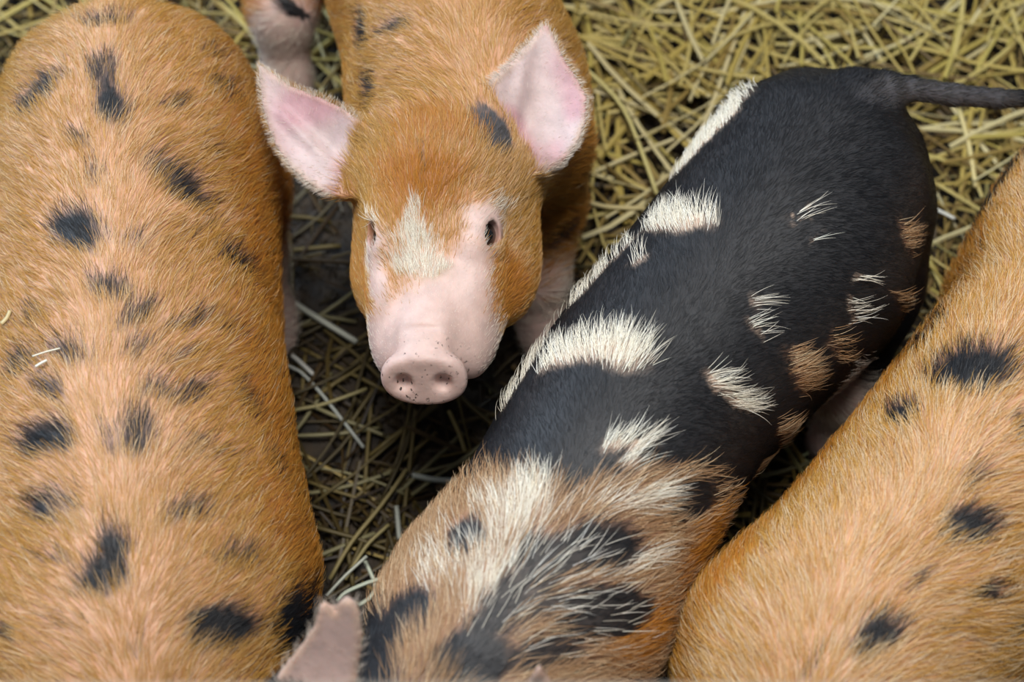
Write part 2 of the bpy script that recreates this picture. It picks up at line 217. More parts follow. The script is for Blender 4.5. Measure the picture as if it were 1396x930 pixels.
   (3, 0.1639, 0.1534, 0.3336, -0.3873, 0.2534, -0.8864, 0.033, 0.0073, 0.45),
   (3, 0.3829, 0.1166, 0.268, 0.0, 0.0439, -0.999, 0.008, 0.01, 0.6),
   (4, 0.2068, 0.1435, 0.132, -0.1817, 0.0239, -0.9831, 0.0997, 0.0404, 1.6),
   (2, 0.6429, 0.0155, 0.433, -0.1048, 0.9941, -0.0265, 0.0763, 0.0614, 0.06),
   (2, 0.6349, -0.0245, 0.4292, -0.966, 0.2576, 0.0203, 0.0311, 0.0151, 0.5),
   (7, -0.0647, 0.0918, 0.3814, -0.6374, 0.7082, -0.3036, 0.0776, 0.0214, 0.75),
   (7, 0.0007, 0.0296, 0.41, -0.8604, 0.423, -0.2843, 0.0186, 0.0175, 0.4),
  ],
 ),
 'golden': dict(
  h=0.005,
  torso=[[-0.286, 0.0327, 0.297, 0.011, 0.013, 0.014, 2.25], [-0.2818, 0.0327, 0.2886, 0.0417, 0.0494, 0.0532, 2.25], [-0.271, 0.0327, 0.2796, 0.0747, 0.0884, 0.0952, 2.25], [-0.253, 0.0327, 0.273, 0.0988, 0.117, 0.126, 2.25], [-0.226, 0.0327, 0.27, 0.1098, 0.13, 0.14, 2.25], [-0.129, 0.0363, 0.27, 0.1273, 0.15, 0.15, 2.25], [-0.0451, 0.0488, 0.27, 0.1348, 0.155, 0.15, 2.25], [0.0374, 0.0543, 0.27, 0.1273, 0.155, 0.15, 2.25], [0.1707, 0.0432, 0.27, 0.1285, 0.152, 0.15, 2.25], [0.2805, 0.0339, 0.27, 0.1316, 0.155, 0.155, 2.25], [0.3889, 0.0199, 0.27, 0.1335, 0.16, 0.155, 2.25], [0.4878, 0.0018, 0.27, 0.1304, 0.16, 0.15, 2.25], [0.5478, 0.0018, 0.285, 0.115, 0.135, 0.13, 2.2]],
  extra=[],
  legs=[[[-0.096, 0.081, 0.24, 0.085], [-0.051, 0.099, 0.185, 0.068], [-0.131, 0.105, 0.115, 0.031], [-0.111, 0.105, 0.055, 0.024], [-0.096, 0.105, 0.028, 0.026]], [[0.4278, 0.053, 0.23, 0.075], [0.4028, 0.077, 0.16, 0.05], [0.4328, 0.085, 0.095, 0.03], [0.4328, 0.085, 0.05, 0.023], [0.4458, 0.085, 0.028, 0.025]], [[-0.096, 0.009, 0.24, 0.085], [-0.051, -0.009, 0.185, 0.068], [-0.131, -0.015, 0.115, 0.031], [-0.111, -0.015, 0.055, 0.024], [-0.096, -0.015, 0.028, 0.026]], [[0.4278, -0.043, 0.23, 0.075], [0.4028, -0.067, 0.16, 0.05], [0.4328, -0.075, 0.095, 0.03], [0.4328, -0.075, 0.05, 0.023], [0.4458, -0.075, 0.028, 0.025]]],
  head=[[0.6428, 0.0318, 0.31], [0.38, 0.34, 0.0], 1.08],
  neck=[[0.4878, 0.0018, 0.3, 0.115], [0.6328, 0.0268, 0.315, 0.095]],
  ears=[[[0.6553, 0.1089, 0.3588], [[-0.2817, 0.6197, 0.7325], [0.3021, -0.6673, 0.6807], [0.9107, 0.4131, 0.0007]], [(-0.027, 0.0324), (-0.027, -0.0367), (0.0, -0.0497), (0.0324, -0.0583), (0.0702, -0.054), (0.1026, -0.0389), (0.1296, -0.0173), (0.149, -0.0022), (0.1534, 0.0043), (0.1469, 0.0097), (0.1188, 0.0194), (0.0864, 0.0324), (0.0486, 0.0389), (0.0162, 0.0389)], 0.0045, 6.0, 0.006], [[0.705, -0.0155, 0.3588], [[0.2228, -0.6433, 0.7325], [0.2407, -0.6918, -0.6807], [0.9447, 0.328, 0.0007]], [(-0.027, -0.0324), (-0.027, 0.0367), (0.0, 0.0497), (0.0324, 0.0583), (0.0702, 0.054), (0.1026, 0.0389), (0.1296, 0.0173), (0.149, 0.0022), (0.1534, -0.0043), (0.1469, -0.0097), (0.1188, -0.0194), (0.0864, -0.0324), (0.0486, -0.0389), (0.0162, -0.0389)], 0.0045, 6.0, 0.006]],
  tail=[[-0.291, 0.0, 0.38, 0.014], [-0.336, 0.01, 0.36, 0.01], [-0.376, 0.03, 0.31, 0.008], [-0.386, 0.04, 0.25, 0.006]],
  lo=[-0.422, -0.1586, -0.028],
  hi=[0.9881, 0.2636, 0.5041],
  loc=[0.5522, 0.7473, 0.0],
  rot=-2.158,
  spots=[
   (1, 0.1905, -0.0215, 0.4081, -0.577, 0.7355, 0.355, 0.026, 0.0275, 1.35),
   (1, 0.1455, -0.0759, 0.3295, -0.0858, 0.3322, 0.9393, 0.0174, 0.02, 1.1),
   (1, 0.2555, -0.0553, 0.3888, 0.1986, 0.656, 0.7282, 0.0126, 0.0157, 1.1),
   (1, 0.2955, 0.0239, 0.4256, 0.7989, 0.5992, 0.0531, 0.0125, 0.0078, 0.8),
   (1, 0.3455, 0.0389, 0.4276, -0.8613, 0.5044, -0.0614, 0.0147, 0.0165, 1.2),
   (1, 0.4805, 0.0189, 0.4381, -0.9116, 0.411, -0.0134, 0.0165, 0.0158, 1.2),
   (1, 0.3855, 0.0786, 0.418, -0.6485, 0.7032, -0.2916, 0.0116, 0.0099, 1.0),
   (1, 0.4155, 0.0239, 0.4329, -0.9629, 0.2407, -0.1217, 0.0104, 0.0054, 0.6),
   (1, 0.4355, 0.0639, 0.4253, -0.8929, 0.3972, -0.212, 0.0114, 0.0042, 0.5),
   (1, 0.2255, 0.0439, 0.4234, 0.832, 0.5547, 0.006, 0.018, 0.0073, 0.6),
   (1, 0.3855, 0.1199, 0.3851, -0.8743, 0.3667, -0.3179, 0.0142, 0.0081, 0.6),
   (1, -0.0695, -0.087, 0.2895, -0.9819, -0.0628, 0.1785, 0.028, 0.0272, 1.5),
   (1, -0.1245, -0.0842, 0.3244, -0.862, 0.1389, 0.4874, 0.0332, 0.0243, 1.5),
   (1, 0.5305, -0.0161, 0.4305, -0.9258, 0.2158, 0.3103, 0.0116, 0.0055, 0.6),
   (1, 0.0905, -0.0732, 0.3202, -0.7129, -0.0211, -0.7009, 0.0856, 0.0089, 0.8),
   (1, 0.0058, -0.068, 0.3394, 0.0, 0.3081, 0.9514, 0.0079, 0.0064, 0.3),
   (5, 0.3655, -0.0311, 0.4192, 0.9901, -0.1057, 0.0921, 0.0656, 0.0292, 0.35),
   (5, 0.2855, 0.0339, 0.4253, 0.5299, 0.8479, 0.0164, 0.0472, 0.0283, 0.3),
   (6, 0.3359, -0.099, 0.3295, 0.9801, -0.138, 0.1424, 0.0623, 0.0215, 0.7),
   (6, 0.4755, -0.1156, 0.3695, 0.9961, -0.0353, 0.0809, 0.0577, 0.0287, 0.8),
   (6, 0.2055, -0.0838, 0.3229, 0.9942, -0.097, 0.0455, 0.0601, 0.0173, 0.5),
  ],
 ),
}
STRAW_ZONES = [
  ([(0.3449, 1.4149), (0.7477, 1.4149), (0.7249, 1.2801), (0.5006, 1.2801), (0.3334, 1.267)], 75, 0, 'on the bedding above the black tail'),
  ([(0.7249, 1.2801), (0.7098, 1.1905), (0.5991, 1.0337), (0.5697, 1.0337), (0.5749, 1.178), (0.5475, 1.2412)], 30, 0, 'on the bedding under the black tail'),
  ([(0.0771, 1.4149), (0.3449, 1.4149), (0.3334, 1.267), (0.1896, 1.0688), (0.0875, 0.9208), (0.1028, 1.1532)], 100, 0, 'on the bedding between facing piglet and black pig'),
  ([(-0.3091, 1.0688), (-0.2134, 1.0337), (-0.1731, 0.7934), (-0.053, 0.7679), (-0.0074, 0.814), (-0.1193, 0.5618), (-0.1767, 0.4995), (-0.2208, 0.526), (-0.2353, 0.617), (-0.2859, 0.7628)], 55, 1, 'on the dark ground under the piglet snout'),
  ([(-0.7477, 1.4149), (-0.6192, 1.4149), (-0.6961, 1.36), (-0.7271, 1.2932)], 10, 0, 'in the top left corner'),
  ([(-0.4263, 1.4149), (-0.3514, 1.4149), (-0.264, 1.3872), (-0.2134, 1.2284), (-0.3076, 1.2541), (-0.3869, 1.333)], 14, 0, 'behind the left pink ear'),
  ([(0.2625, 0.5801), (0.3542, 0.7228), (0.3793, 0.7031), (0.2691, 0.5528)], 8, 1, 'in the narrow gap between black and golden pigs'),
  ([(0.5101, 0.8774), (0.5697, 1.0337), (0.5974, 1.0221), (0.5586, 0.9208)], 8, 0, 'between black rump and golden pig'),
]
STRAW_SPECIAL = [
  ('long curved pale straw stalk bowing down between the raised ear and the black pig',
   [(0.085, 1.2655, 0.05), (0.1145, 1.2337, 0.05), (0.1396, 1.2024, 0.05), (0.1563, 1.1716, 0.05), (0.1665, 1.1291, 0.05), (0.1783, 1.0876, 0.05), (0.1888, 1.0423, 0.05)], 0.003, (0.66, 0.58, 0.24)),
  ('long pale straw stalk slanting up from behind the black pig rump to the top edge',
   [(0.2479, 1.1255, 0.055), (0.2811, 1.211, 0.055), (0.3116, 1.3001, 0.055), (0.3351, 1.3662, 0.055)], 0.0036, (0.64, 0.55, 0.3)),
  ('straight pale stalk hanging under the black tail toward the golden pig',
   [(0.6045, 1.1777, 0.05), (0.6092, 1.1172, 0.05), (0.6072, 1.0527, 0.05)], 0.0034, (0.7, 0.58, 0.26)),
  ('short bright white stalk between the black rump and the golden pig',
   [(0.547, 1.0162, 0.055), (0.5713, 1.0004, 0.055)], 0.0034, (0.85, 0.84, 0.74)),
  ('pale stalk lying level beside the shoulder of the facing piglet',
   [(0.0885, 1.0398, 0.04), (0.1218, 1.0283, 0.04), (0.1745, 1.026, 0.04)], 0.0034, (0.6, 0.5, 0.24)),
  ('thick white stalk in the dark gap right of the spotted flank',
   [(-0.2771, 0.8942, 0.02), (-0.2399, 0.8685, 0.02), (-0.1956, 0.8391, 0.02)], 0.0042, (0.66, 0.68, 0.58)),
  ('dull white stalk lower in the dark gap pointing under the snout',
   [(-0.2954, 0.8131, 0.018), (-0.2633, 0.7998, 0.018), (-0.2337, 0.7663, 0.018), (-0.1795, 0.6952, 0.018)], 0.0026, (0.42, 0.44, 0.4)),
  ('grey white stalk half sunk in the gap below the thick white one',
   [(-0.2949, 0.8349, 0.02), (-0.2686, 0.8141, 0.02), (-0.246, 0.7916, 0.02)], 0.0032, (0.5, 0.5, 0.46)),
  ('short blue white stalk end against the black shoulder edge',
   [(-0.1198, 0.6596, 0.016), (-0.095, 0.6539, 0.016), (-0.0668, 0.652, 0.016)], 0.0036, (0.56, 0.6, 0.54)),
  ('short pale upright chip in the gap under the black shoulder',
   [(-0.1377, 0.6201, 0.016), (-0.1327, 0.5788, 0.016)], 0.0036, (0.46, 0.48, 0.42)),
  ('bent grey green straw standing over the ear at the bottom',
   [(-0.2024, 0.4831, 0.1), (-0.1837, 0.5056, 0.1), (-0.1606, 0.5284, 0.1)], 0.0022, (0.5, 0.52, 0.44)),
  ('straight pale green straw crossing above the ear tip',
   [(-0.19, 0.4765, 0.1), (-0.1826, 0.4864, 0.1), (-0.1591, 0.4973, 0.1), (-0.1337, 0.5048, 0.1)], 0.0026, (0.56, 0.62, 0.5)),
  ('curled pale green straw beside the ear tip',
   [(-0.1697, 0.4779, 0.08), (-0.1555, 0.4862, 0.08), (-0.1496, 0.4997, 0.08), (-0.1568, 0.5149, 0.08), (-0.1641, 0.5295, 0.08)], 0.0028, (0.56, 0.6, 0.48)),
  ('thin green straw bent into a hook at the black pig hind foot, upper arm',
   [(0.3445, 0.6765, 0.03), (0.363, 0.6861, 0.03), (0.3851, 0.6947, 0.03)], 0.0026, (0.48, 0.54, 0.32)),
  ('thin green straw at the black pig hind foot, lower arm of the hook',
   [(0.3449, 0.6774, 0.028), (0.3566, 0.6707, 0.028), (0.3719, 0.666, 0.028)], 0.0026, (0.5, 0.52, 0.26)),
  ('dull gold stalk across the gap just below the facing piglet snout',
   [(-0.2725, 0.7433, 0.02), (-0.2326, 0.7513, 0.02), (-0.1795, 0.7733, 0.02)], 0.0026, (0.34, 0.29, 0.13)),
  ('tan stalk running down the gap toward the bottom ear',
   [(-0.1259, 0.6656, 0.02), (-0.1547, 0.6186, 0.02), (-0.1888, 0.5728, 0.02), (-0.2102, 0.5282, 0.02)], 0.0028, (0.3, 0.24, 0.1)),
  ('tan stalk crossing the lower gap from the black shoulder to the spotted flank',
   [(-0.1449, 0.5948, 0.022), (-0.1696, 0.5703, 0.022), (-0.193, 0.5275, 0.022)], 0.0026, (0.34, 0.28, 0.12)),
  ('yellow stalk against the black shoulder below the snout',
   [(-0.0774, 0.7433, 0.02), (-0.0642, 0.7138, 0.02), (-0.0567, 0.6895, 0.02)], 0.0028, (0.4, 0.32, 0.12)),
  ('small pale husk caught in the fur at the far left of the spotted back',
   [(-0.4834, 0.6463, 0.4186), (-0.4789, 0.6526, 0.4186), (-0.4774, 0.6606, 0.4186)], 0.0022, (0.62, 0.5, 0.26)),
  ('tiny white chip of straw in the fur beside a black spot on the spotted back',
   [(-0.437, 0.5913, 0.4379), (-0.4323, 0.595, 0.4379), (-0.4273, 0.5981, 0.4379)], 0.0015, (0.86, 0.82, 0.7)),
  ('thin white straw sliver lying over a black spot of the spotted pig',
   [(-0.4419, 0.6025, 0.4367), (-0.4304, 0.6071, 0.4367), (-0.4174, 0.6109, 0.4367)], 0.0008, (0.84, 0.8, 0.66)),
]

# ---------------------------------------------------------------- signed-distance modelling (numpy)
def A(v): return np.asarray(v, np.float32)

class Field:
    """distance grid in an animal's own frame: x forward, y to its left, z up"""
    def __init__(s, lo, hi, h):
        s.lo, s.h = A(lo), h
        s.n = [int(math.ceil((hi[i] - lo[i]) / h)) + 1 for i in range(3)]
        s.ax = [A(lo[i] + h * np.arange(s.n[i])) for i in range(3)]
        s.D = np.full(s.n, 0.5, np.float32)
    def box(s, lo, hi):
        sl = []
        for i in range(3):
            a = max(0, int((lo[i] - s.lo[i]) / s.h)); b = min(s.n[i], int((hi[i] - s.lo[i]) / s.h) + 2)
            if b <= a: return None, None
            sl.append(slice(a, b))
        P = (s.ax[0][sl[0]][:, None, None], s.ax[1][sl[1]][None, :, None], s.ax[2][sl[2]][None, None, :])
        return tuple(sl), P
    def add(s, d, sl, k):
        o = s.D[sl]
        m = np.maximum(k - np.abs(o - d), 0) / k
        s.D[sl] = np.minimum(o, d) - m * m * k * 0.25
    def cut(s, d, sl, k):
        o = s.D[sl]; d = -d
        m = np.maximum(k - np.abs(o - d), 0) / k
        s.D[sl] = np.maximum(o, d) + m * m * k * 0.25
    # a tapering limb segment
    def cone(s, a, b, ra, rb, k=.02, op='add'):
        a, b = A(a), A(b); r = max(ra, rb) + 2 * k + 2 * s.h
        sl, P = s.box(np.minimum(a, b) - r, np.maximum(a, b) + r)
        if sl is None: return
        e = b - a; L = float(e @ e) + 1e-12
        t = np.clip(((P[0] - a[0]) * e[0] + (P[1] - a[1]) * e[1] + (P[2] - a[2]) * e[2]) / L, 0, 1)
        d = np.sqrt((P[0] - a[0] - t * e[0]) ** 2 + (P[1] - a[1] - t * e[1]) ** 2 + (P[2] - a[2] - t * e[2]) ** 2) - (ra + t * (rb - ra))
        getattr(s, op)(d, sl, k)
    def chain(s, pts, rad, k=.02):
        for i in range(len(pts) - 1): s.cone(pts[i], pts[i + 1], rad[i], rad[i + 1], k)
    # an ellipsoid with its own axes (rows of R)
    def ell(s, c, r, R=None, k=.02, op='add'):
        c = A(c); R = A(np.eye(3) if R is None else R); m = max(r) + 2 * k + 2 * s.h
        sl, P = s.box(c - m, c + m)
        if sl is None: return
        q = [(P[0] - c[0]) * R[i, 0] + (P[1] - c[1]) * R[i, 1] + (P[2] - c[2]) * R[i, 2] for i in range(3)]
        k0 = np.sqrt(sum((q[i] / r[i]) ** 2 for i in range(3))) + 1e-6
        k1 = np.sqrt(sum((q[i] / r[i] ** 2) ** 2 for i in range(3))) + 1e-6
        getattr(s, op)(k0 * (k0 - 1) / k1, sl, k)
    # a body lofted through stations (t, side offset, centre height, half width, half height above, below, roundness)
    def loft(s, o, R, st, k=.03, endk=.02, sm=.03, op='add'):
        o, R, st = A(o), A(R), A(st)
        t = np.linspace(st[0, 0], st[-1, 0], 300); w = max(1, int(sm / (t[1] - t[0])))
        ker = np.hanning(w + 2)[1:-1]; ker /= ker.sum()
        T = [np.convolve(np.pad(np.interp(t, st[:, 0], st[:, j]), (w // 2, w - 1 - w // 2), 'edge'), ker, 'valid') for j in range(1, st.shape[1])]
        lim = max(st[:, 3].max(), st[:, 4].max(), st[:, 5].max()) + np.abs(st[:, 1:3]).max() + k
        e0, e1 = o + R[0] * t[0], o + R[0] * t[-1]
        sl, P = s.box(np.minimum(e0, e1) - lim, np.maximum(e0, e1) + lim)
        q = [(P[0] - o[0]) * R[i, 0] + (P[1] - o[1]) * R[i, 1] + (P[2] - o[2]) * R[i, 2] for i in range(3)]
        V = [np.interp(q[0], t, x).astype(np.float32) for x in T]
        y = np.abs(q[1] - V[0]) / V[2]; z = q[2] - V[1]
        z = np.where(z > 0, z / V[3], -z / V[4]); p = V[5]
        nrm = (y ** p + z ** p + 1e-9) ** (1 / p)
        d = (nrm - 1) * np.minimum(V[2], np.minimum(V[3], V[4]))
        f = np.maximum(q[0] - t[-1], t[0] - q[0])
        m = np.maximum(endk - np.abs(d - f), 0) / endk
        d = np.maximum(d, f) + m * m * endk * .25
        getattr(s, op)(d, sl, k)
    # a leaf-shaped ear: outline polygon in the plane (o; rows e1 e2 n of R), cupped, a few mm thick
    def leaf(s, o, R, poly, th=.0035, cup=0., k=.012, base=0.):
        o, R = A(o), A(R); pg = A(poly)
        w = [o + R[0] * p[0] + R[1] * p[1] for p in pg]; w = np.array(w); m = .03
        sl, P = s.box(w.min(0) - m, w.max(0) + m)
        if sl is None: return
        q = [(P[0] - o[0]) * R[i, 0] + (P[1] - o[1]) * R[i, 1] + (P[2] - o[2]) * R[i, 2] for i in range(3)]
        d2 = np.full(q[0].shape, 1e9, np.float32); sg = np.ones(q[0].shape, np.float32)
        n = len(pg)
        for i in range(n):
            a, b = pg[i], pg[i - 1]; e = b - a
            wx, wy = q[0] - a[0], q[1] - a[1]
            t = np.clip((wx * e[0] + wy * e[1]) / (e @ e), 0, 1)
            d2 = np.minimum(d2, (wx - e[0] * t) ** 2 + (wy - e[1] * t) ** 2)
            c1 = q[1] >= a[1]; c2 = q[1] < b[1]; c3 = e[0] * wy > e[1] * wx
            f = (c1 & c2 & c3) | (~c1 & ~c2 & ~c3); sg = np.where(f, -sg, sg)
        d2 = np.sqrt(d2) * sg
        L = float(pg[:, 0].max())
        mid = np.interp(q[0], *ear_axis(pg))
        h = cup * (q[1] - mid) ** 2 - cup * .35 * (np.maximum(q[0], 0) * (1 - q[0] / L))**2
        fat = th + base * np.clip(1 - q[0] / (.45 * L), 0, 1) ** 2
        d3 = np.abs(q[2] - h) - fat
        kk = .004; mm = np.maximum(kk - np.abs(d2 - d3), 0) / kk
        s.add(np.maximum(d2, d3) + mm * mm * kk * .25, sl, k)
    def mesh(s):
        """naive surface nets: vertices and quads"""
        D, h = s.D, s.h; S = D < 0
        c = [S[i:S.shape[0] - 1 + i, j:S.shape[1] - 1 + j, l:S.shape[2] - 1 + l] for i in (0, 1) for j in (0, 1) for l in (0, 1)]
        any_ = c[0].copy(); all_ = c[0].copy()
        for x in c[1:]: any_ |= x; all_ &= x
        idx = np.argwhere(any_ & ~all_)
        num = np.full(any_.shape, -1, np.int32); num[tuple(idx.T)] = np.arange(len(idx))
        acc = np.zeros((len(idx), 3), np.float32); cnt = np.zeros(len(idx), np.float32)
        cor = [np.array([i, j, l]) for i in (0, 1) for j in (0, 1) for l in (0, 1)]
        val = [D[tuple((idx + o).T)] for o in cor]
        for a in range(8):
            for b in range(a + 1, 8):
                if np.abs(cor[a] - cor[b]).sum() != 1: continue
                x = (val[a] < 0) != (val[b] < 0)
                t = val[a][x] / (val[a][x] - val[b][x])
                acc[x] += cor[a] + t[:, None] * (cor[b] - cor[a]); cnt[x] += 1
        V = (idx + acc / cnt[:, None]) * h + s.lo
        F = []
        for ax in range(3):
            u, v = (ax + 1) % 3, (ax + 2) % 3
            a = [slice(None)] * 3; b = [slice(None)] * 3
            a[ax] = slice(0, -1); b[ax] = slice(1, None)
            e = np.argwhere(S[tuple(a)] != S[tuple(b)])
            ok = (e[:, u] > 0) & (e[:, v] > 0) & (e[:, u] < D.shape[u] - 1) & (e[:, v] < D.shape[v] - 1); e = e[ok]
            U = np.zeros(3, int); U[u] = 1; W = np.zeros(3, int); W[v] = 1
            q = np.stack([num[tuple((e - U - W).T)], num[tuple((e - W).T)], num[tuple(e.T)], num[tuple((e - U).T)]], 1)
            inside = S[tuple(a)][tuple(e.T)]
            q[~inside] = q[~inside][:, ::-1]
            F.append(q)
        F = np.concatenate(F); F = F[(F >= 0).all(1)]
        return V.astype(np.float32), F

def ear_axis(pg):
    ts = np.linspace(pg[:, 0].min(), pg[:, 0].max(), 9); ms = []
    for t in ts:
        y = []
        for i in range(len(pg)):
            a, b = pg[i], pg[i - 1]
            if (a[0] - t) * (b[0] - t) <= 0 and abs(a[0] - b[0]) > 1e-9: y.append(a[1] + (b[1] - a[1]) * (t - a[0]) / (b[0] - a[0]))
        ms.append((min(y) + max(y)) / 2 if y else (ms[-1] if ms else 0))
    return ts, np.array(ms)

def vnormals(V, F):
    n = np.cross(V[F[:, 2]] - V[F[:, 0]], V[F[:, 3]] - V[F[:, 1]]); N = np.zeros_like(V)
    for i in range(4):
        for j in range(3): N[:, j] += np.bincount(F[:, i], n[:, j], len(V)).astype(np.float32)
    return N / (np.linalg.norm(N, axis=1, keepdims=True) + 1e-12)

def hash3(i, j, k):
    h = (i.astype(np.int64) * 374761393 + j.astype(np.int64) * 668265263 + k.astype(np.int64) * 2147483647) & 0xffffffff
    h = ((h ^ (h >> 13)) * 1274126177) & 0xffffffff
    return ((h ^ (h >> 16)) & 0xffff) / 65535.0

def vnoise(P, f, seed=0):
    P = P * f + seed * 17.31; i = np.floor(P).astype(int); t = P - i; t = t * t * (3 - 2 * t); r = 0
    for a in (0, 1):
        for b in (0, 1):
            for c in (0, 1):
                w = (t[:, 0] if a else 1 - t[:, 0]) * (t[:, 1] if b else 1 - t[:, 1]) * (t[:, 2] if c else 1 - t[:, 2])
                r = r + w * hash3(i[:, 0] + a, i[:, 1] + b, i[:, 2] + c)
    return r

def sstep(a, b, x):
    t = np.clip((x - a) / (b - a), 0, 1); return t * t * (3 - 2 * t)

# ---------------------------------------------------------------- the animals' shapes
def head_axes(yaw, pitch, roll):
    """rows: nose direction, left, up, in the animal's frame; yaw to its left, pitch downwards, roll left side up"""
    cy, sy, cp, sp, cr, sr = math.cos(yaw), math.sin(yaw), math.cos(pitch), math.sin(pitch), math.cos(roll), math.sin(roll)
    t = np.array([cy * cp, sy * cp, -sp]); l0 = np.array([-sy, cy, 0]); u0 = np.cross(t, l0)
    return np.array([t, cr * l0 + sr * u0, cr * u0 - sr * l0])

HEAD = [  # t, side, centre, half width, above, below, roundness
 (-.050, 0, -.010, .066, .066, .075, 2.0), (-.015, 0, -.008, .078, .083, .088, 2.1), (.025, 0, -.005, .076, .088, .092, 2.1),
 (.060, 0, -.004, .070, .083, .092, 2.1), (.095, 0, -.003, .062, .065, .085, 2.1), (.130, 0, -.004, .058, .049, .072, 2.1),
 (.165, 0, -.006, .051, .042, .056, 2.1), (.200, 0, -.005, .043, .036, .042, 2.1), (.222, 0, -.002, .036, .030, .034, 2.1), (.236, 0, 0, .034, .027, .030, 2.1)]
EYE = (.107, .0455, .0285)

def add_head(F, o, R, s):
    W = lambda t, l, u: A(o) + s * (t * A(R[0]) + l * A(R[1]) + u * A(R[2]))
    st = [tuple(x * s for x in r[:6]) + (r[6],) for r in HEAD]
    F.loft(o, R, st, k=.045 * s, endk=.02 * s, sm=.035 * s)
    for q in (-1, 1):
        F.ell(W(.085, q * .054, -.048), (.066 * s, .036 * s, .046 * s), R, k=.03 * s)         # cheek
        F.ell(W(.098, q * .038, .038), (.036 * s, .018 * s, .014 * s), R, k=.022 * s)          # brow
        F.ell(W(.166, q * .038, -.024), (.058 * s, .022 * s, .030 * s), R, k=.025 * s)         # side of the muzzle
    # snout: a stubby disc with a rolled rim, a crease behind it and two nostrils
    Rd = head_tilt(R, -.34)
    F.loft(W(.236, 0, .001), Rd, [tuple(x * s for x in r[:6]) + (r[6],) for r in
           [(0, 0, 0, .036, .027, .027, 2.2), (.011, 0, 0, .0390, .0285, .0285, 2.25), (.019, 0, 0, .0380, .0275, .0275, 2.25)]], k=.005 * s, endk=.006 * s, sm=.004 * s)
    for q in (-1, 1):
        n = A(W(.236, 0, .001)) + s * (.0195 * A(Rd[0]) + q * .0175 * A(Rd[1]) - .001 * A(Rd[2]))
        F.ell(n, (.013 * s, .0072 * s, .0088 * s), Rd, k=.005 * s, op='cut')
    F.ell(W(.207, 0, .022), (.034 * s, .0225 * s, .0130 * s), R, k=.010 * s)                    # bridge and the crease across it
    F.cone(W(.213, -.020, .0335), W(.213, .020, .0335), .0016 * s, .0016 * s, k=.005 * s, op='cut')
    for q in (-1, 1):                                                                           # mouth line
        F.cone(W(.222, q * .032, -.030), W(.130, q * .066, -.040), .0016 * s, .0022 * s, k=.006 * s, op='cut')
        F.ell(W(.136, q * .040, .008), (.042 * s, .017 * s, .022 * s), R, k=.02 * s)
        # lids and the opening between them
        e = W(EYE[0], q * EYE[1], EYE[2])
        F.ell(e, (.023 * s, .0135 * s, .018 * s), R, k=.014 * s)
        Re = eye_axes(R, q)
        F.ell(e + s * .010 * A(Re[0]), (.0150 * s, .0148 * s, .0108 * s), Re, k=.003 * s, op='cut')

def head_tilt(R, a):
    R = np.array(R); c, s_ = math.cos(a), math.sin(a)
    return np.array([R[0] * c - R[2] * s_, R[1], R[2] * c + R[0] * s_])

def eye_axes(R, q):
    """out of the eye, along the slit (to the outer corner), across it"""
    R = np.array(R); n = .55 * R[0] + q * .52 * R[1] + .65 * R[2]; n /= np.linalg.norm(n)
    a = -.80 * R[0] + q * .22 * R[1] + .42 * R[2]; a -= n * (a @ n); a /= np.linalg.norm(a)
    return np.array([n, a, np.cross(n, a)])

EAR = [(-.025, -.030), (-.025, .034), (.000, .046), (.030, .054), (.065, .050), (.095, .036), (.120, .016), (.138, .002), (.142, -.004),
       (.136, -.009), (.110, -.018), (.080, -.030), (.045, -.036), (.015, -.036)]

def build_field(p):
    F = Field(p['lo'], p['hi'], p['h'])
    F.loft((0, 0, 0), np.eye(3), p['torso'], k=.03, endk=.05, sm=p.get('sm', .06))
    for c in p['extra']: F.ell(c[:3], c[3:6], None, k=c[6])
    for leg in p['legs']: F.chain([q[:3] for q in leg], [q[3] for q in leg], k=.03)
    if p.get('tail'):
        F.cone(p['tail'][0][:3], p['tail'][1][:3], p['tail'][0][3], p['tail'][1][3], k=.05)
        F.chain([q[:3] for q in p['tail'][1:]], [q[3] for q in p['tail'][1:]], k=.006)
    ho, hR, s = p['head'][0], head_axes(*p['head'][1]), p['head'][2]
    F.chain([q[:3] for q in p['neck']], [q[3] for q in p['neck']], k=.06)
    add_head(F, ho, hR, s)
    if p.get('stem'):                                                                           # gristle carrying the raised ears
        for e, q in zip(p['ears'], (-1, 1)): F.cone(A(ho) + s * (.03 * A(hR[0]) + q * .055 * A(hR[1]) + .045 * A(hR[2])), A(e[0]) - .03 * A(e[1][0]), .034, .022, k=.03)
    for e in p['ears']: F.leaf(e[0], e[1], e[2], th=e[3], cup=e[4], k=.014, base=e[5])
    for e in p['ears'] if p.get('focus') else ():                                               # the hollow of the ear and the ridge beside it
        eR = A(e[1]); c = A(e[0]) + .036 * eR[0]
        F.ell(c + .0165 * eR[2] + e[6] * eR[1], (.030, .014, .0155), eR, k=.010, op='cut')
        F.ell(c + .020 * eR[0] + .001 * eR[2] + (e[6] + e[7]) * eR[1], (.034, .0035, .0055), eR, k=.012)
    return F

# ---------------------------------------------------------------- materials
def material(name):
    m = bpy.data.materials.new(name); m.use_nodes = True
    nt = m.node_tree; return m, nt, nt.nodes['Principled BSDF']

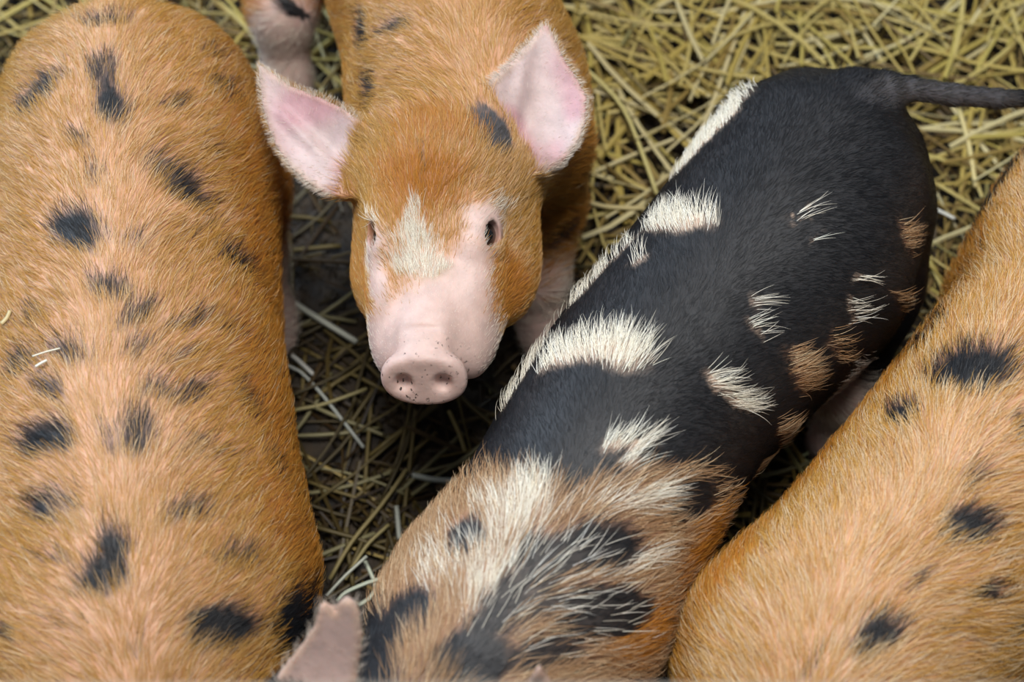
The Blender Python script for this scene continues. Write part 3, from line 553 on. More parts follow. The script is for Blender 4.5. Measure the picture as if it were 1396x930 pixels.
def skin_material():
    m, nt, b = material('pig_skin'); N, L = nt.nodes, nt.links
    a = N.new('ShaderNodeAttribute'); a.attribute_name = 'tint'
    no = N.new('ShaderNodeTexNoise'); no.inputs['Scale'].default_value = 60; no.inputs['Detail'].default_value = 6
    tc = N.new('ShaderNodeTexCoord'); L.new(tc.outputs['Object'], no.inputs['Vector'])
    mr = N.new('ShaderNodeMapRange'); mr.inputs[1].default_value = .3; mr.inputs[2].default_value = .7; mr.inputs[3].default_value = .86; mr.inputs[4].default_value = 1.1
    L.new(no.outputs['Fac'], mr.inputs[0])
    mul = N.new('ShaderNodeVectorMath'); mul.operation = 'SCALE'; L.new(a.outputs['Color'], mul.inputs[0]); L.new(mr.outputs[0], mul.inputs['Scale'])
    # specks of dirt on the snout and ears
    d = N.new('ShaderNodeAttribute'); d.attribute_name = 'dirt'
    n2 = N.new('ShaderNodeTexNoise'); n2.inputs['Scale'].default_value = 190; n2.inputs['Detail'].default_value = 3; L.new(tc.outputs['Object'], n2.inputs['Vector'])
    m2 = N.new('ShaderNodeMapRange'); m2.inputs[1].default_value = .62; m2.inputs[2].default_value = .72; L.new(n2.outputs['Fac'], m2.inputs[0])
    mm = N.new('ShaderNodeMath'); mm.operation = 'MULTIPLY'; L.new(m2.outputs[0], mm.inputs[0]); L.new(d.outputs['Fac'], mm.inputs[1])
    mx = N.new('ShaderNodeMix'); mx.data_type = 'RGBA'; L.new(mm.outputs[0], mx.inputs[0]); L.new(mul.outputs[0], mx.inputs[6]); mx.inputs[7].default_value = (.045, .03, .025, 1)
    L.new(mx.outputs[2], b.inputs['Base Color'])
    b.inputs['Roughness'].default_value = .55
    b.inputs['Subsurface Weight'].default_value = .25; b.inputs['Subsurface Scale'].default_value = .006; b.inputs['Subsurface Radius'].default_value = (1, .45, .3)
    vo = N.new('ShaderNodeTexNoise'); vo.inputs['Scale'].default_value = 330; vo.inputs['Detail'].default_value = 4; L.new(tc.outputs['Object'], vo.inputs['Vector'])
    bp = N.new('ShaderNodeBump'); bp.inputs['Strength'].default_value = .22; bp.inputs['Distance'].default_value = .0015
    L.new(vo.outputs['Fac'], bp.inputs['Height']); L.new(bp.outputs[0], b.inputs['Normal'])
    return m

def attr_material(name, attr, rough, spec=.5):
    m, nt, b = material(name)
    a = nt.nodes.new('ShaderNodeAttribute'); a.attribute_name = attr
    nt.links.new(a.outputs['Color'], b.inputs['Base Color'])
    b.inputs['Roughness'].default_value = rough; b.inputs['Specular IOR Level'].default_value = spec
    return m

def plain(name, col, rough=.6, noise=0, scale=40, spec=.4):
    m, nt, b = material(name); N, L = nt.nodes, nt.links
    b.inputs['Roughness'].default_value = rough; b.inputs['Specular IOR Level'].default_value = spec
    tc = N.new('ShaderNodeTexCoord'); no = N.new('ShaderNodeTexNoise'); no.inputs['Scale'].default_value = scale; no.inputs['Detail'].default_value = 5
    L.new(tc.outputs['Object'], no.inputs['Vector'])
    cr = N.new('ShaderNodeValToRGB'); cr.color_ramp.elements[0].position = .3; cr.color_ramp.elements[1].position = .7
    cr.color_ramp.elements[0].color = tuple(c * (1 - noise) for c in col) + (1,); cr.color_ramp.elements[1].color = tuple(min(1, c * (1 + noise)) for c in col) + (1,)
    L.new(no.outputs['Fac'], cr.inputs[0]); L.new(cr.outputs[0], b.inputs['Base Color'])
    return m

SKIN = skin_material()
HAIR = attr_material('pig_hair', 'hue', .36, .52)
HORN = plain('hoof_horn', (.10, .075, .055), .5, .3, 120)

def eye_material():
    m, nt, b = material('pig_eye'); N, L = nt.nodes, nt.links
    tc = N.new('ShaderNodeTexCoord'); sx = N.new('ShaderNodeSeparateXYZ'); L.new(tc.outputs['Object'], sx.inputs[0])
    cr = N.new('ShaderNodeValToRGB'); e = cr.color_ramp.elements
    e[0].position = 0; e[0].color = (.55, .47, .42, 1); e[1].position = 1; e[1].color = (.004, .004, .005, 1)
    x = e.new(.22); x.color = (.40, .32, .27, 1); x = e.new(.32); x.color = (.012, .007, .005, 1); x = e.new(.80); x.color = (.016, .010, .008, 1); x = e.new(.86); x.color = (.004, .004, .005, 1)
    L.new(sx.outputs[2], cr.inputs[0]); L.new(cr.outputs[0], b.inputs['Base Color'])
    b.inputs['Roughness'].default_value = .06; b.inputs['Coat Weight'].default_value = .6; b.inputs['Coat Roughness'].default_value = .03
    return m
EYEM = eye_material()

# ---------------------------------------------------------------- mesh and hair helpers
def mesh_np(name, V, F):
    me = bpy.data.meshes.new(name); n = F.shape[1]
    me.vertices.add(len(V)); me.vertices.foreach_set('co', np.ascontiguousarray(V, np.float32).ravel())
    me.loops.add(F.size); me.loops.foreach_set('vertex_index', np.ascontiguousarray(F, np.int32).ravel())
    me.polygons.add(len(F)); me.polygons.foreach_set('loop_start', np.arange(0, F.size, n, dtype=np.int32))
    me.polygons.foreach_set('use_smooth', np.ones(len(F), bool))
    me.update(calc_edges=True); me.validate(); return me

def link(name, data, parent=None, mat=None):
    o = bpy.data.objects.new(name, data); C.objects.link(o)
    if mat: data.materials.append(mat)
    if parent: o.parent = parent
    return o

def rgba(c): return np.concatenate([c, np.ones((len(c), 1))], 1).astype(np.float32)

def hair_object(name, pts, rad, col, parent):
    """pts (n, k, 3), rad (n, k), col (n, 3)"""
    n, k = pts.shape[:2]
    cu = bpy.data.hair_curves.new(name); cu.add_curves([k] * n)
    cu.attributes['position'].data.foreach_set('vector', np.ascontiguousarray(pts, np.float32).ravel())
    a = cu.attributes.get('radius') or cu.attributes.new('radius', 'FLOAT', 'POINT'); a.data.foreach_set('value', np.ascontiguousarray(rad, np.float32).ravel())
    a = cu.attributes.new('hue', 'FLOAT_COLOR', 'CURVE'); a.data.foreach_set('color', rgba(col).ravel())
    o = link(name, cu, parent, HAIR); o['kind'] = 'stuff'; return o

# coat kinds: orange, black, white, tan, bare, pale, deep, grey
HAIRC = np.array([[(.49, .232, .036), (.61, .365, .092)], [(.007, .008, .011), (.015, .016, .020)], [(.88, .81, .66), (.96, .92, .83)], [(.37, .19, .075), (.60, .41, .25)],
                  [(.74, .62, .52), (.84, .76, .66)], [(.70, .39, .15), (.80, .55, .30)], [(.50, .185, .022), (.61, .275, .045)], [(.060, .057, .055), (.10, .095, .09)]])
SKINC = np.array([(.60, .325, .185), (.016, .016, .019), (.52, .38, .29), (.37, .20, .12), (.66, .47, .42), (.70, .42, .30), (.44, .18, .06), (.115, .11, .125)])

def in_poly(x, y, pg, grow=0.):
    pg = np.array(pg, float); c = pg.mean(0); d = pg - c; pg = c + d * (1 + grow / (np.linalg.norm(d, axis=1, keepdims=True) + 1e-9))
    r = np.zeros(x.shape, bool)
    for i in range(len(pg)):
        a, b = pg[i], pg[i - 1]
        k = ((a[1] > y) != (b[1] > y)) & (x < (b[0] - a[0]) * (y - a[1]) / (b[1] - a[1] + 1e-12) + a[0]); r ^= k
    return r
def edge_dist(x, y, pg):
    d = np.full(x.shape, 1e9)
    for i in range(len(pg)):
        a, b = np.array(pg[i]), np.array(pg[i - 1]); e = b - a
        t = np.clip(((x - a[0]) * e[0] + (y - a[1]) * e[1]) / (e @ e), 0, 1)
        d = np.minimum(d, np.hypot(x - a[0] - e[0] * t, y - a[1] - e[1] * t))
    return d

def unit(v): return v / (np.linalg.norm(v, axis=1, keepdims=True) + 1e-9)

def anatomy(p, V, N):
    """what part of the animal each vertex belongs to, and which way its hair lies"""
    o, hp, s = p['head']; R = head_axes(*hp); H = (V - A(o)) @ R.T.astype(np.float32) / s
    head = sstep(-.03, .05, H[:, 0]) * (np.abs(H[:, 1]) < .13) * (np.abs(H[:, 2]) < .14)
    comb = np.stack([-np.ones(len(V)), np.clip(V[:, 1] / .06, -1, 1) * .85, -.9 * (1 - np.clip(N[:, 2], 0, 1))], 1)
    hd = -R[0] + np.clip(H[:, 1:2] / .05, -1, 1) * .45 * R[1] + .1 * R[2]
    comb = comb * (1 - head[:, None]) + hd * head[:, None]
    inner = np.zeros(len(V)); outer = np.zeros(len(V)); rim = np.zeros(len(V))
    for e in p['ears']:
        eo, eR, pg = e[:3]; bl = e[8] if len(e) > 8 else (1, 0, .012)
        q = (V - A(eo)) @ np.array(eR).T
        m = in_poly(q[:, 0], q[:, 1], pg, .004) & (q[:, 0] * bl[0] + q[:, 1] * bl[1] > bl[2]) & (np.abs(q[:, 2]) < .035)
        front = (N @ np.array(eR[2])) > -.1
        ed = edge_dist(q[:, 0], q[:, 1], pg)
        out = unit(np.stack([q[:, 0] * 0 + .5, q[:, 1] - np.interp(q[:, 0], *ear_axis(A(pg)))], 1) * np.array([.03, 1.]))
        d = out[:, :1] * np.array(eR[0]) + out[:, 1:] * np.array(eR[1])
        comb[m] = d[m]; w = sstep(-.002, .008, q[:, 0] * bl[0] + q[:, 1] * bl[1] - bl[2])
        inner[m & front] = w[m & front]; outer[m & ~front] = w[m & ~front]; rim[m] = sstep(.009, .002, ed[m])
    comb = comb - N * (comb * N).sum(1, keepdims=True)
    return dict(H=H, head=head, comb=unit(comb), inner=inner, outer=outer, rim=rim)

def kinds(p, P, base, inner, legs_, nose):
    n = len(P); W = np.zeros((n, 8)); W[:, base] = 1
    def over(k, a):
        nonlocal W
        W = W * (1 - a[:, None]); W[:, k] += a
    # the pale line of thin hair along the back and the richer colour down the sides
    if base == 0:
        f = vnoise(P, 14, 3); g = vnoise(P, 55, 4)
        over(5, np.clip(sstep(.075, .0, np.abs(P[:, 1] + .02 * (f - .5))) * .45 * p.get('paleback', 1) + .8 * sstep(.55, .8, f) * sstep(.3, .6, g) * .4, 0, 1))
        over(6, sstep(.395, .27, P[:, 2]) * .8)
        over(4, legs_)
    else:
        over(4, legs_ * 0)
    over(4, inner)
    wx = P + .010 * np.stack([vnoise(P, 60, 5) - .5, vnoise(P, 60, 6) - .5, vnoise(P, 60, 7) - .5], 1) + .007 * np.stack([vnoise(P, 190, 8) - .5, vnoise(P, 190, 9) - .5, vnoise(P, 190, 10) - .5], 1)
    for (k, x, y, z, mx, my, mz, ru, rv, am) in p['spots']:
        d = wx - np.array([x, y, z]); al = d @ np.array([mx, my, mz]); pe = np.sqrt(np.maximum((d * d).sum(1) - al * al, 0))
        e = np.sqrt((al / (ru + rv * .5)) ** 2 + (pe / rv) ** 2)
        soft = (.55, 1.35) if k in (1, 7) else (.35, 1.45) if k == 2 else (.3, 1.5)
        over(k, np.clip(am * sstep(soft[1], soft[0], e), 0, 1))
    over(4, nose)
    if base == 1: over(4, inner)
    return W

def make_coat(p, V, F, N, an, Wl, base, name, parent):
    n, L0, lift = p['hairs'], p['length'], p['lift']
    H = an['H']; bare = Wl[:, 4]
    dens = 1.0 - .5 * bare * an['head'] - .3 * bare
    dens = np.maximum(dens, .03) * sstep(-.45, -.05, N[:, 2])
    fr = 1.6 if p.get('focus') else .25
    dens = np.where(an['inner'] > .5, .10 + fr * an['rim'], dens); dens = np.where(an['outer'] > .5, .7 * min(1, fr) + .6 * fr * an['rim'], dens)
    if p.get('focus'): dens *= np.where(an['head'] > .5, 1.9, 1)
    else: dens *= 1 - .6 * an['head']
    disc = (H[:, 0] > .226) & (an['head'] > .9); dens = np.where(disc, 0, dens)
    for q in (-1, 1): dens *= sstep(.017, .022, np.linalg.norm(H - np.array([EYE[0], q * EYE[1], EYE[2]]), axis=1))
    dens *= sstep(.02, .08, V[:, 2])
    q = V[F]; n4 = np.cross(q[:, 2] - q[:, 0], q[:, 3] - q[:, 1]); ar = .5 * np.linalg.norm(n4, axis=1) * dens[F].mean(1)
    fi = rng.choice(len(F), n, p=ar / ar.sum())
    a, b = rng.random(n)[:, None], rng.random(n)[:, None]
    w = np.stack([(1 - a) * (1 - b), a * (1 - b), a * b, (1 - a) * b], 1)[:, :, 0]
    bl = lambda X: sum(w[:, i:i + 1] * X[F[fi, i]] for i in range(4)) if X.ndim == 2 else sum(w[:, i] * X[F[fi, i]] for i in range(4))
    P = bl(V); nr = unit(bl(N)); cb = bl(an['comb']); hd = bl(an['head']); Hh = bl(H); inn = bl(an['inner']); rim = bl(an['rim']); outr = bl(an['outer'])
    W = kinds(p, P, base, inn, bl(p['_legs']), bl(p['_nose']))
    W = np.clip(W, 0, None); W /= W.sum(1, keepdims=True)
    cum = W.cumsum(1); kd = (rng.random(n)[:, None] > cum).sum(1).clip(0, 7)
    # locks: neighbouring hairs lean together
    sw = np.cross(nr, cb)
    ang = (vnoise(P, 16, 11) - .5) * .6 + (vnoise(P, 110, 12) - .5) * p.get('locks', .55) + rng.normal(0, .15, n)
    cb = unit(cb * np.cos(ang)[:, None] + sw * np.sin(ang)[:, None])
    ln = L0 * (.65 + .7 * rng.random(n)) * (.8 + .4 * vnoise(P, 40, 13))
    ln *= np.array([1, .95, 1.12, 1.1, .75, 1.05, .95, .45])[kd]
    if base == 1: ln *= np.where(kd == 1, .55, 1.15)
    hl = np.interp(Hh[:, 0], [0, .05, .1, .14, .2], [.95, .85, .75, .5, .3]); ln = ln * (1 - hd) + ln * hl * hd
    ln = np.where((kd == 4) & (hd > .5), (.55 + .75 * sstep(.035, .060, np.abs(Hh[:, 1]))) * ln, ln)
    ln = np.where(inn > .4, .30 * L0 + .22 * L0 * rim, ln); ln = np.where(outr > .4, .5 * L0, ln)
    lf = lift * (.6 + .8 * rng.random(n)) * np.where(kd == 2, 1.3, 1) * np.where((kd == 1) & (base == 1), .5, 1)
    K = 5; t = np.linspace(0, 1, K)[None, :, None]
    bend = rng.normal(0, .10, (n, 1, 1)) * sw[:, None, :]
    pts = P[:, None, :] + ln[:, None, None] * (cb[:, None, :] * t + nr[:, None, :] * (lf[:, None, None] * t * (1 - .6 * t)) + bend * t * t) - .0006 * nr[:, None, :] * (1 - t)
    wd = p.get('width', .00024) * np.array([1, .8, 1.1, 1.05, .75, 1, 1, .8])[kd] * (.8 + .4 * rng.random(n))
    rad = wd[:, None] * np.array([1, .95, .8, .55, .12])[None, :]
    mix = rng.random(n)[:, None]; col = HAIRC[kd, 0] * (1 - mix) + HAIRC[kd, 1] * mix
    col = col * (.82 + .36 * rng.random(n)[:, None]) * p.get('bright', 1)
    pl = rng.random(n) < p.get('blond', .10)                                      # single blond hairs among the others
    pl &= np.isin(kd, (0, 3, 5)); col[pl] = np.array([.86, .68, .44]) * (.8 + .3 * rng.random(pl.sum()))[:, None]
    hair_object(name, pts, rad, np.clip(col, 0, 1), parent)

def ball(name, r, parent, M, mat):
    bm = bmesh.new(); bmesh.ops.create_uvsphere(bm, u_segments=32, v_segments=20, radius=1)
    for v in bm.verts:                                                           # the cornea stands a little proud
        if v.co.z > .75: v.co *= 1 + .10 * (v.co.z - .75) / .25
    me = bpy.data.meshes.new(name); bm.to_mesh(me); bm.free()
    for f in me.polygons: f.use_smooth = True
    o = link(name, me, parent, mat); o.matrix_local = M @ Matrix.Diagonal((r, r, r, 1)); return o

def hoof_mesh():
    """one toe: a wedge of horn, rounded in front"""
    V = []; F = []
    prof = [(0, 1.0), (.45, .92), (.8, .80), (1.0, .66)]; n = 10
    for z, f in prof:
        for i in range(n):
            a = 2 * math.pi * i / n; x, y = math.cos(a), math.sin(a)
            x = (1.35 if x > 0 else .85) * x * f - .35 * z; y = .62 * y * f * (1 if x < .3 else .85)
            V.append((x * .021, y * .021, z * .042))
    for j in range(3):
        for i in range(n): F.append((j * n + i, j * n + (i + 1) % n, (j + 1) * n + (i + 1) % n, (j + 1) * n + i))
    F.append(tuple(range(n - 1, -1, -1))); F.append(tuple(range(3 * n, 4 * n)))
    me = bpy.data.meshes.new('hoof'); me.from_pydata(V, [], F); me.materials.append(HORN); return me
HOOF = hoof_mesh()

def make_pig(key, label):
    p = PIGS[key]; Fd = build_field(p); V, F = Fd.mesh(); N = vnormals(V, F); del Fd
    base = 1 if key == 'black' else 0
    an = anatomy(p, V, N)
    o_, hp, s = p['head']; R = head_axes(*hp); H = an['H']
    leg = sstep(.19, .11, V[:, 2]) * (1 - an['head']); nose = sstep(.17, .20, H[:, 0]) * an['head']
    if base: nose = nose * 0
    p['_legs'], p['_nose'] = leg, nose
    W = kinds(p, V, base, np.maximum(an['inner'], an['outer'] * (0 if p.get('focus') else 1)), leg, nose); W /= W.sum(1, keepdims=True)
    tint = W @ SKINC
    # flesh tones: the blush inside the ears, the rims of the lids, the snout
    tint = tint * (1 - .45 * (an['inner'] * an['rim'])[:, None]) + .45 * (an['inner'] * an['rim'])[:, None] * np.array([.52, .33, .19])
    if p.get('focus'):
        tint *= 1 + an['inner'][:, None] * np.array([-.10, -.03, .06])
        tint *= 1 - .30 * (an['inner'] * sstep(.35, .8, vnoise(V, 28, 21)))[:, None] * np.array([.25, 1, .75])
        for q in (-1, 1):
            e = A(o_) + s * (EYE[0] * R[0] + q * EYE[1] * R[1] + EYE[2] * R[2]); d = np.linalg.norm(V - e - .009 * eye_axes(R, q)[0], axis=1)
            tint *= 1 - (.35 * sstep(.0175, .0140, d))[:, None] * np.array([.8, 1, 1])
    me = mesh_np('piglet', V, F)
    a = me.attributes.new('tint', 'FLOAT_COLOR', 'POINT'); a.data.foreach_set('color', rgba(tint).ravel())
    dirt = sstep(.212, .232, H[:, 0]) * an['head'] + .12 * an['inner']
    for q in (-1, 1): dirt = dirt + 1.5 * np.exp(-(((H[:, 0] - .25) / .02) ** 2 + ((H[:, 1] - q * .0175) / .009) ** 2 + ((H[:, 2] + .001) / .010) ** 2))
    a = me.attributes.new('dirt', 'FLOAT', 'POINT'); a.data.foreach_set('value', dirt.astype(np.float32))
    body = link('piglet', me, None, SKIN)
    body.location = p['loc']; body.rotation_euler = (0, 0, p['rot'])
    body['label'] = label; body['category'] = 'pig'
    make_coat(p, V, F, N, an, W, base, 'coat', body)
    for q in (-1, 1):
        Re = eye_axes(R, q); c = A(o_) + s * (EYE[0] * R[0] + q * EYE[1] * R[1] + EYE[2] * R[2] - .0020 * Re[0])
        ax = Re if np.linalg.det(np.array([Re[1], Re[2], Re[0]])) > 0 else np.array([Re[0], Re[1], -Re[2]])
        M = Matrix(((ax[1][0], ax[2][0], ax[0][0], c[0]), (ax[1][1], ax[2][1], ax[0][1], c[1]), (ax[1][2], ax[2][2], ax[0][2], c[2]), (0, 0, 0, 1)))
        ball('eye', .0132 * s, body, M, EYEM)
        # pale lashes along the upper lid
        n = 26; u = rng.random(n) * 2 - 1
        up = ax[2] if ax[2] @ R[2] > 0 else -ax[2]
        root = c + s * (.0126 * ax[0] + .0125 * u[:, None] * ax[1] + (.0082 * np.sqrt(1 - u ** 2))[:, None] * up - .004 * (u ** 2)[:, None] * ax[0])
        dr = unit(.30 * ax[0] + 1.1 * up + (.5 * u[:, None] + .45) * ax[1] + rng.normal(0, .15, (n, 3)))
        L = .017 * (.6 + .6 * rng.random(n)); t = np.linspace(0, 1, 5)[None, :, None]
        pts = root[:, None] + L[:, None, None] * (dr[:, None] * t - .35 * up * t * t)
        hair_object('eyelash', pts, np.full((n, 5), .00016) * np.array([1, .9, .75, .5, .1]), np.tile([.85, .80, .70], (n, 1)), body)
    for l in p['legs']:
        x, y = l[-1][0], l[-1][1]
        for q in (-1, 1):
            h = link('hoof', HOOF, body); h.location = (x + .004, y + q * .0135, 0); h.rotation_euler = (0, 0, q * .12)
    return body

PIGS['spotted'].update(hairs=115000, length=.0205, lift=.42, bright=.97, blond=.10, width=.00017)
PIGS['golden'].update(hairs=120000, length=.0245, lift=.45, bright=1.08, blond=.30, width=.00019, paleback=.6)
PIGS['facing'].update(hairs=140000, length=.0190, lift=.40, bright=.95, blond=.06, width=.00016, focus=True, paleback=.5)
PIGS['black'].update(hairs=150000, length=.0215, lift=.34, bright=1.0, blond=.10, width=.00019, locks=.35)

# ---------------------------------------------------------------- the setting: trodden barn floor under a bed of straw
def floor():
    n = 140; xs = np.linspace(-4, 4, n); ys = np.linspace(-3, 5, n)
    X, Y = np.meshgrid(xs, ys, indexing='ij'); P = np.stack([X.ravel(), Y.ravel(), np.zeros(n * n)], 1)
    P[:, 2] = -.012 + .012 * vnoise(P, 9, 1) + .006 * vnoise(P, 30, 2)
    i = np.arange(n - 1)[:, None] * n + np.arange(n - 1)[None, :]; i = i.ravel()
    F = np.stack([i, i + n, i + n + 1, i + 1], 1)
    m, nt, b = material('trodden_bedding'); N, L = nt.nodes, nt.links
    tc = N.new('ShaderNodeTexCoord'); no = N.new('ShaderNodeTexNoise'); no.inputs['Scale'].default_value = 26; no.inputs['Detail'].default_value = 9; L.new(tc.outputs['Object'], no.inputs['Vector'])
    cr = N.new('ShaderNodeValToRGB'); cr.color_ramp.elements[0].position = .35; cr.color_ramp.elements[0].color = (.010, .007, .005, 1)
    cr.color_ramp.elements[1].position = .75; cr.color_ramp.elements[1].color = (.060, .038, .018, 1)
    L.new(no.outputs['Fac'], cr.inputs[0]); L.new(cr.outputs[0], b.inputs['Base Color']); b.inputs['Roughness'].default_value = .75
    n2 = N.new('ShaderNodeTexNoise'); n2.inputs['Scale'].default_value = 120; n2.inputs['Detail'].default_value = 6; L.new(tc.outputs['Object'], n2.inputs['Vector'])
    bp = N.new('ShaderNodeBump'); bp.inputs['Strength'].default_value = .8; bp.inputs['Distance'].default_value = .006; L.new(n2.outputs['Fac'], bp.inputs['Height']); L.new(bp.outputs[0], b.inputs['Normal'])
    o = link('floor', mesh_np('floor', P, F), None, m); o['kind'] = 'structure'
floor()

STRAWM = attr_material('straw', 'tint', .5, .4)
def bed_height(x, y): return .010 + .040 * sstep(.0, .35, x - .05 + .35 * (y - .95)) + .018 * sstep(1.15, 1.4, y)
def soil_shade(x, y): return np.clip(sstep(.12, -.02, x - .55 * (y - .80)) * sstep(1.35, 1.1, y), 0, 1)  # soiled bedding between the pigs, with the gap's shade painted into its tint

def stalk_geometry(P, w, h):
    """P (n, k, 3) centre lines; flattened four-sided stalks with cut ends"""
    n, k = P.shape[:2]
    T = np.gradient(P, axis=1); T /= np.linalg.norm(T, axis=2, keepdims=True) + 1e-9
    S = np.cross(T, np.array([0, 0, 1.])); S /= np.linalg.norm(S, axis=2, keepdims=True) + 1e-9; U = np.cross(S, T)
    ro = rng.random((n, 1, 1)) * 1.2 - .6; S, U = S * np.cos(ro) + U * np.sin(ro), U * np.cos(ro) - S * np.sin(ro)
    w, h = w[:, None, None], h[:, None, None]
    V = np.stack([P + S * w, P + U * h, P - S * w, P - U * h], 2).reshape(-1, 3)
    b = (np.arange(n)[:, None, None] * k + np.arange(k - 1)[None, :, None]) * 4; c = np.arange(4)[None, None, :]
    F = np.stack([b + c, b + (c + 1) % 4, b + 4 + (c + 1) % 4, b + 4 + c], 3).reshape(-1, 4)
    e = np.arange(n) * k * 4; F = np.concatenate([F, e[:, None] + np.array([3, 2, 1, 0]), e[:, None] + (k - 1) * 4 + np.array([0, 1, 2, 3])])
    return V, F

def straw_tints(n, dirt, low=0.):  # dirt weighs the soiled tone together with the painted gap shade
    pal = np.array([(.47, .355, .095), (.54, .44, .16), (.62, .55, .30), (.34, .235, .060), (.20, .13, .040), (.40, .365, .14)])
    k = rng.choice(6, n, p=[.25, .11, .04, .27, .28, .05]); c = pal[k] * (.55 + .42 * rng.random((n, 1)))
    low = np.broadcast_to(np.asarray(low, float), (n,))[:, None]; c = c * (1 - low) + c * np.array([.50, .42, .34]) * low      # shade of depth painted in: stalks low in the bed are darker and browner
    gap_mul = np.array([.18, .15, .11]); keep = (rng.random(n) < .06)[:, None]  # darkens soiled straw and paints in the shade of the gap
    return c * (1 - dirt[:, None]) + np.where(keep, c * .85, c * gap_mul) * dirt[:, None]

def straw_lines(x, y, z, ln, yaw, k, curl, tilt):
    n = len(x); t = np.linspace(-.5, .5, k)[None, :]
    ca = yaw[:, None] + curl[:, None] * t * 2
    dx = np.cos(ca) * ln[:, None] / (k - 1); dy = np.sin(ca) * ln[:, None] / (k - 1)
    X = x[:, None] + np.cumsum(dx, 1) - dx.sum(1, keepdims=True) / 2; Y = y[:, None] + np.cumsum(dy, 1) - dy.sum(1, keepdims=True) / 2
    Z = z[:, None] + tilt[:, None] * t * ln[:, None] + rng.normal(0, .0012, (n, k))
    return np.stack([X, Y, Z], 2)

def straw_bed(n=17500):
    x = rng.uniform(-1.8, 1.8, n); y = rng.uniform(-.4, 2.6, n); hb = bed_height(x, y)
    d = soil_shade(x, y); keep = rng.random(n) > .60 * d; x, y, hb, d = x[keep], y[keep], hb[keep], d[keep]; n = len(x)
    z = .004 + hb * rng.random(n)
    ln = rng.uniform(.05, .24, n); P = straw_lines(x, y, z, ln, rng.uniform(0, math.pi, n), 5, rng.normal(0, .16, n), rng.normal(0, .07, n))
    P[:, :, 2] = np.maximum(P[:, :, 2], .002)
    V, F = stalk_geometry(P, rng.uniform(.0012, .0032, n), rng.uniform(.0006, .0016, n))
    me = mesh_np('straw_bedding', V, F); me.polygons.foreach_set('use_smooth', np.zeros(len(F), bool))
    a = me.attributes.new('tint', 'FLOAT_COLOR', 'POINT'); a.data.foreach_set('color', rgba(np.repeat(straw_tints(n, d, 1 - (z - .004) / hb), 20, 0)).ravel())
    o = link('straw_bedding', me, None, STRAWM); o['kind'] = 'stuff'; o['label'] = 'thick bed of loose golden straw covering the barn floor'; o['category'] = 'straw'
    # chaff: broken bits and dust-fine husks between the stalks
    n = 16000; x = rng.uniform(-1.1, 1.1, n); y = rng.uniform(.1, 1.9, n); d = soil_shade(x, y)
    P = straw_lines(x, y, .002 + bed_height(x, y) * rng.random(n) * .9, rng.uniform(.006, .022, n), rng.uniform(0, math.pi, n), 2, np.zeros(n), rng.normal(0, .3, n))
    V, F = stalk_geometry(P, rng.uniform(.0006, .0018, n), rng.uniform(.0004, .0009, n))
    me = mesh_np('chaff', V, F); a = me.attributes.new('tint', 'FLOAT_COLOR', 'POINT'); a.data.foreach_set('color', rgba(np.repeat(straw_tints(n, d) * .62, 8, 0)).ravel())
    o = link('chaff', me, None, STRAWM); o['kind'] = 'stuff'; o['label'] = 'broken chaff and husks scattered through the straw bedding'; o['category'] = 'chaff'
straw_bed()

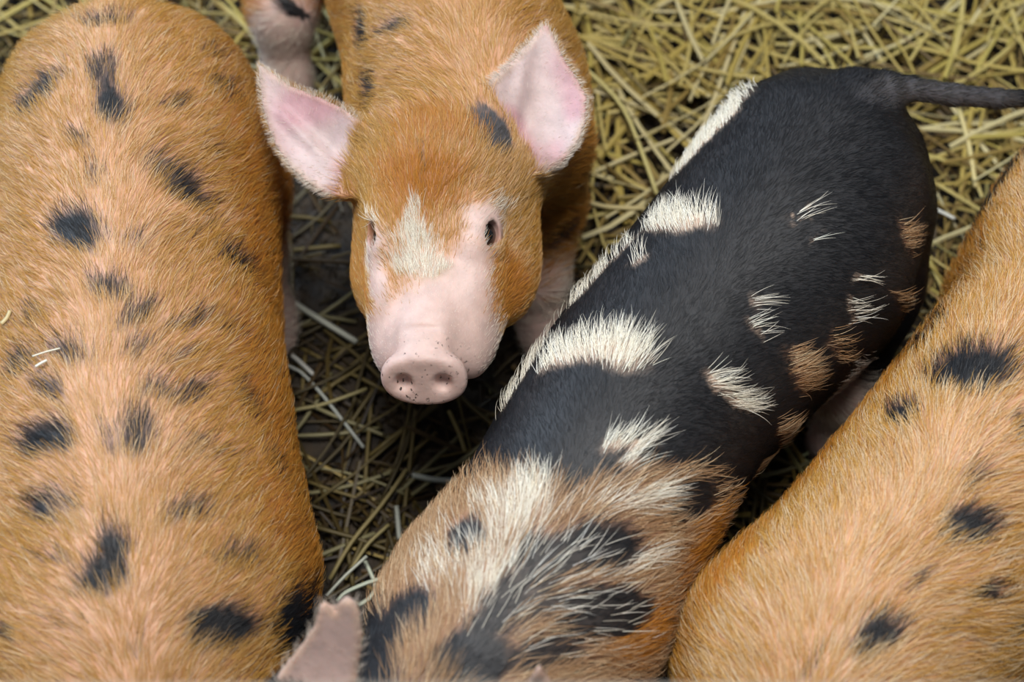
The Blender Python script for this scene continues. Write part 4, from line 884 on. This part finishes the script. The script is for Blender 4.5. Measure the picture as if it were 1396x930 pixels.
def loose_stalks():
    """the stalks on top, one object each, out of a dozen and a half shapes"""
    shapes = []
    for i in range(18):
        L = random.uniform(.12, .30); P = straw_lines(np.zeros(1), np.zeros(1), np.zeros(1), np.array([L]), np.zeros(1), 6, np.array([random.gauss(0, .22)]), np.zeros(1))
        w = random.uniform(.0020, .0042); V, F = stalk_geometry(P, np.array([w]), np.array([w * .5]))
        me = mesh_np('straw_stalk', V, F); me.polygons.foreach_set('use_smooth', np.zeros(len(F), bool))
        a = me.attributes.new('tint', 'FLOAT_COLOR', 'POINT')
        pal = [(.43, .325, .085), (.50, .40, .135), (.58, .50, .26), (.28, .195, .055), (.44, .355, .095)][i % 5]
        a.data.foreach_set('color', rgba(np.tile(pal, (len(V), 1))).ravel()); me.materials.append(STRAWM); shapes.append(me)
        me['tone'] = ['golden', 'pale yellow', 'cream', 'brown', 'yellow'][i % 5]; me['size'] = 'long' if L > .21 else 'short'
    gap = []  # soiled stalks whose dark tones also hold the shade between the pigs
    for i in range(8):
        L = random.uniform(.07, .17); P = straw_lines(np.zeros(1), np.zeros(1), np.zeros(1), np.array([L]), np.zeros(1), 6, np.array([random.gauss(0, .15)]), np.zeros(1))
        w = random.uniform(.0020, .0036); V, F = stalk_geometry(P, np.array([w]), np.array([w * .5]))
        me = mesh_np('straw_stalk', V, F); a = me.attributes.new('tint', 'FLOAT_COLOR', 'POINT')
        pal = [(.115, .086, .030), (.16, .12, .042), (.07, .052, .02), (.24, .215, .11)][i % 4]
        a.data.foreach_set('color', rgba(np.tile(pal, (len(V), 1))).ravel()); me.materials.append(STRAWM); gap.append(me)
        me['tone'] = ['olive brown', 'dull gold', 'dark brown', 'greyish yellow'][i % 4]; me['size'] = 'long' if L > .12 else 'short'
    for (zone, count, kind, where) in STRAW_ZONES:
        zx = [q[0] for q in zone]; zy = [q[1] for q in zone]; k = 0
        while k < count:
            x, y = random.uniform(min(zx), max(zx)), random.uniform(min(zy), max(zy))
            if not in_poly(np.array([x]), np.array([y]), zone)[0]: continue
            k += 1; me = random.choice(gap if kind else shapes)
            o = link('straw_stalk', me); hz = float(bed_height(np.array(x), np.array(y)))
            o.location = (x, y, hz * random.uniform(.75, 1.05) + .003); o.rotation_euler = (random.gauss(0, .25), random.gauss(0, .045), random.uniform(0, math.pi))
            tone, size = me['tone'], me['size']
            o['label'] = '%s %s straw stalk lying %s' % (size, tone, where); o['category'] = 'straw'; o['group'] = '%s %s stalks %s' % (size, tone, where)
loose_stalks()

for (label, pts, w, col) in STRAW_SPECIAL:
    P = np.array(pts, float); t = np.linspace(0, len(P) - 1, 10)
    P = np.stack([np.interp(t, np.arange(len(P)), P[:, j]) for j in range(3)], 1)
    P[1:-1] = (P[:-2] + 2 * P[1:-1] + P[2:]) / 4
    V, F = stalk_geometry(P[None], np.array([w]), np.array([w * .55])); c = P.mean(0) * np.array([1, 1, 0])
    me = mesh_np('straw_stalk', V - c, F); a = me.attributes.new('tint', 'FLOAT_COLOR', 'POINT'); a.data.foreach_set('color', rgba(np.tile(col, (len(V), 1))).ravel())
    o = link('straw_stalk', me, None, STRAWM); o.location = c; o['label'] = label; o['category'] = 'straw'

# ---------------------------------------------------------------- the pigs
make_pig('facing', 'orange piglet looking up at the camera with pink snout and both pink ears raised')
make_pig('black', 'black pig with cream tufts, tan shoulder and long dark tail, seen from above')
make_pig('spotted', 'orange pig with many scattered black spots along its back, left of the facing piglet')
make_pig('golden', 'golden orange pig with few black spots standing beside the black pig, cut by right edge')

# ---------------------------------------------------------------- the pen rail the photographer leans over: it passes close under the lens
def pen_rail():
    m = plain('weathered_board', (.36, .33, .29), .7, .25, 9)
    r = bpy.data.objects.new('pen_rail', None); C.objects.link(r); r.location = (0, .126, 0)
    r['label'] = 'grey weathered pen rail blurred along the bottom edge'; r['category'] = 'rail'
    def box(name, c, d):
        bm = bmesh.new(); bmesh.ops.create_cube(bm, size=1, matrix=Matrix.Translation(c) @ Matrix.Diagonal((*d, 1)))
        bmesh.ops.bevel(bm, geom=bm.edges[:], offset=.006, segments=2, affect='EDGES')
        me = bpy.data.meshes.new(name); bm.to_mesh(me); bm.free(); link(name, me, r, m)
    box('board', (0, 0, 1.0275), (3.4, .03, .045))
    for q in (-1, 1): box('post', (q * 1.5, -.06, .52), (.09, .09, 1.06))
pen_rail()
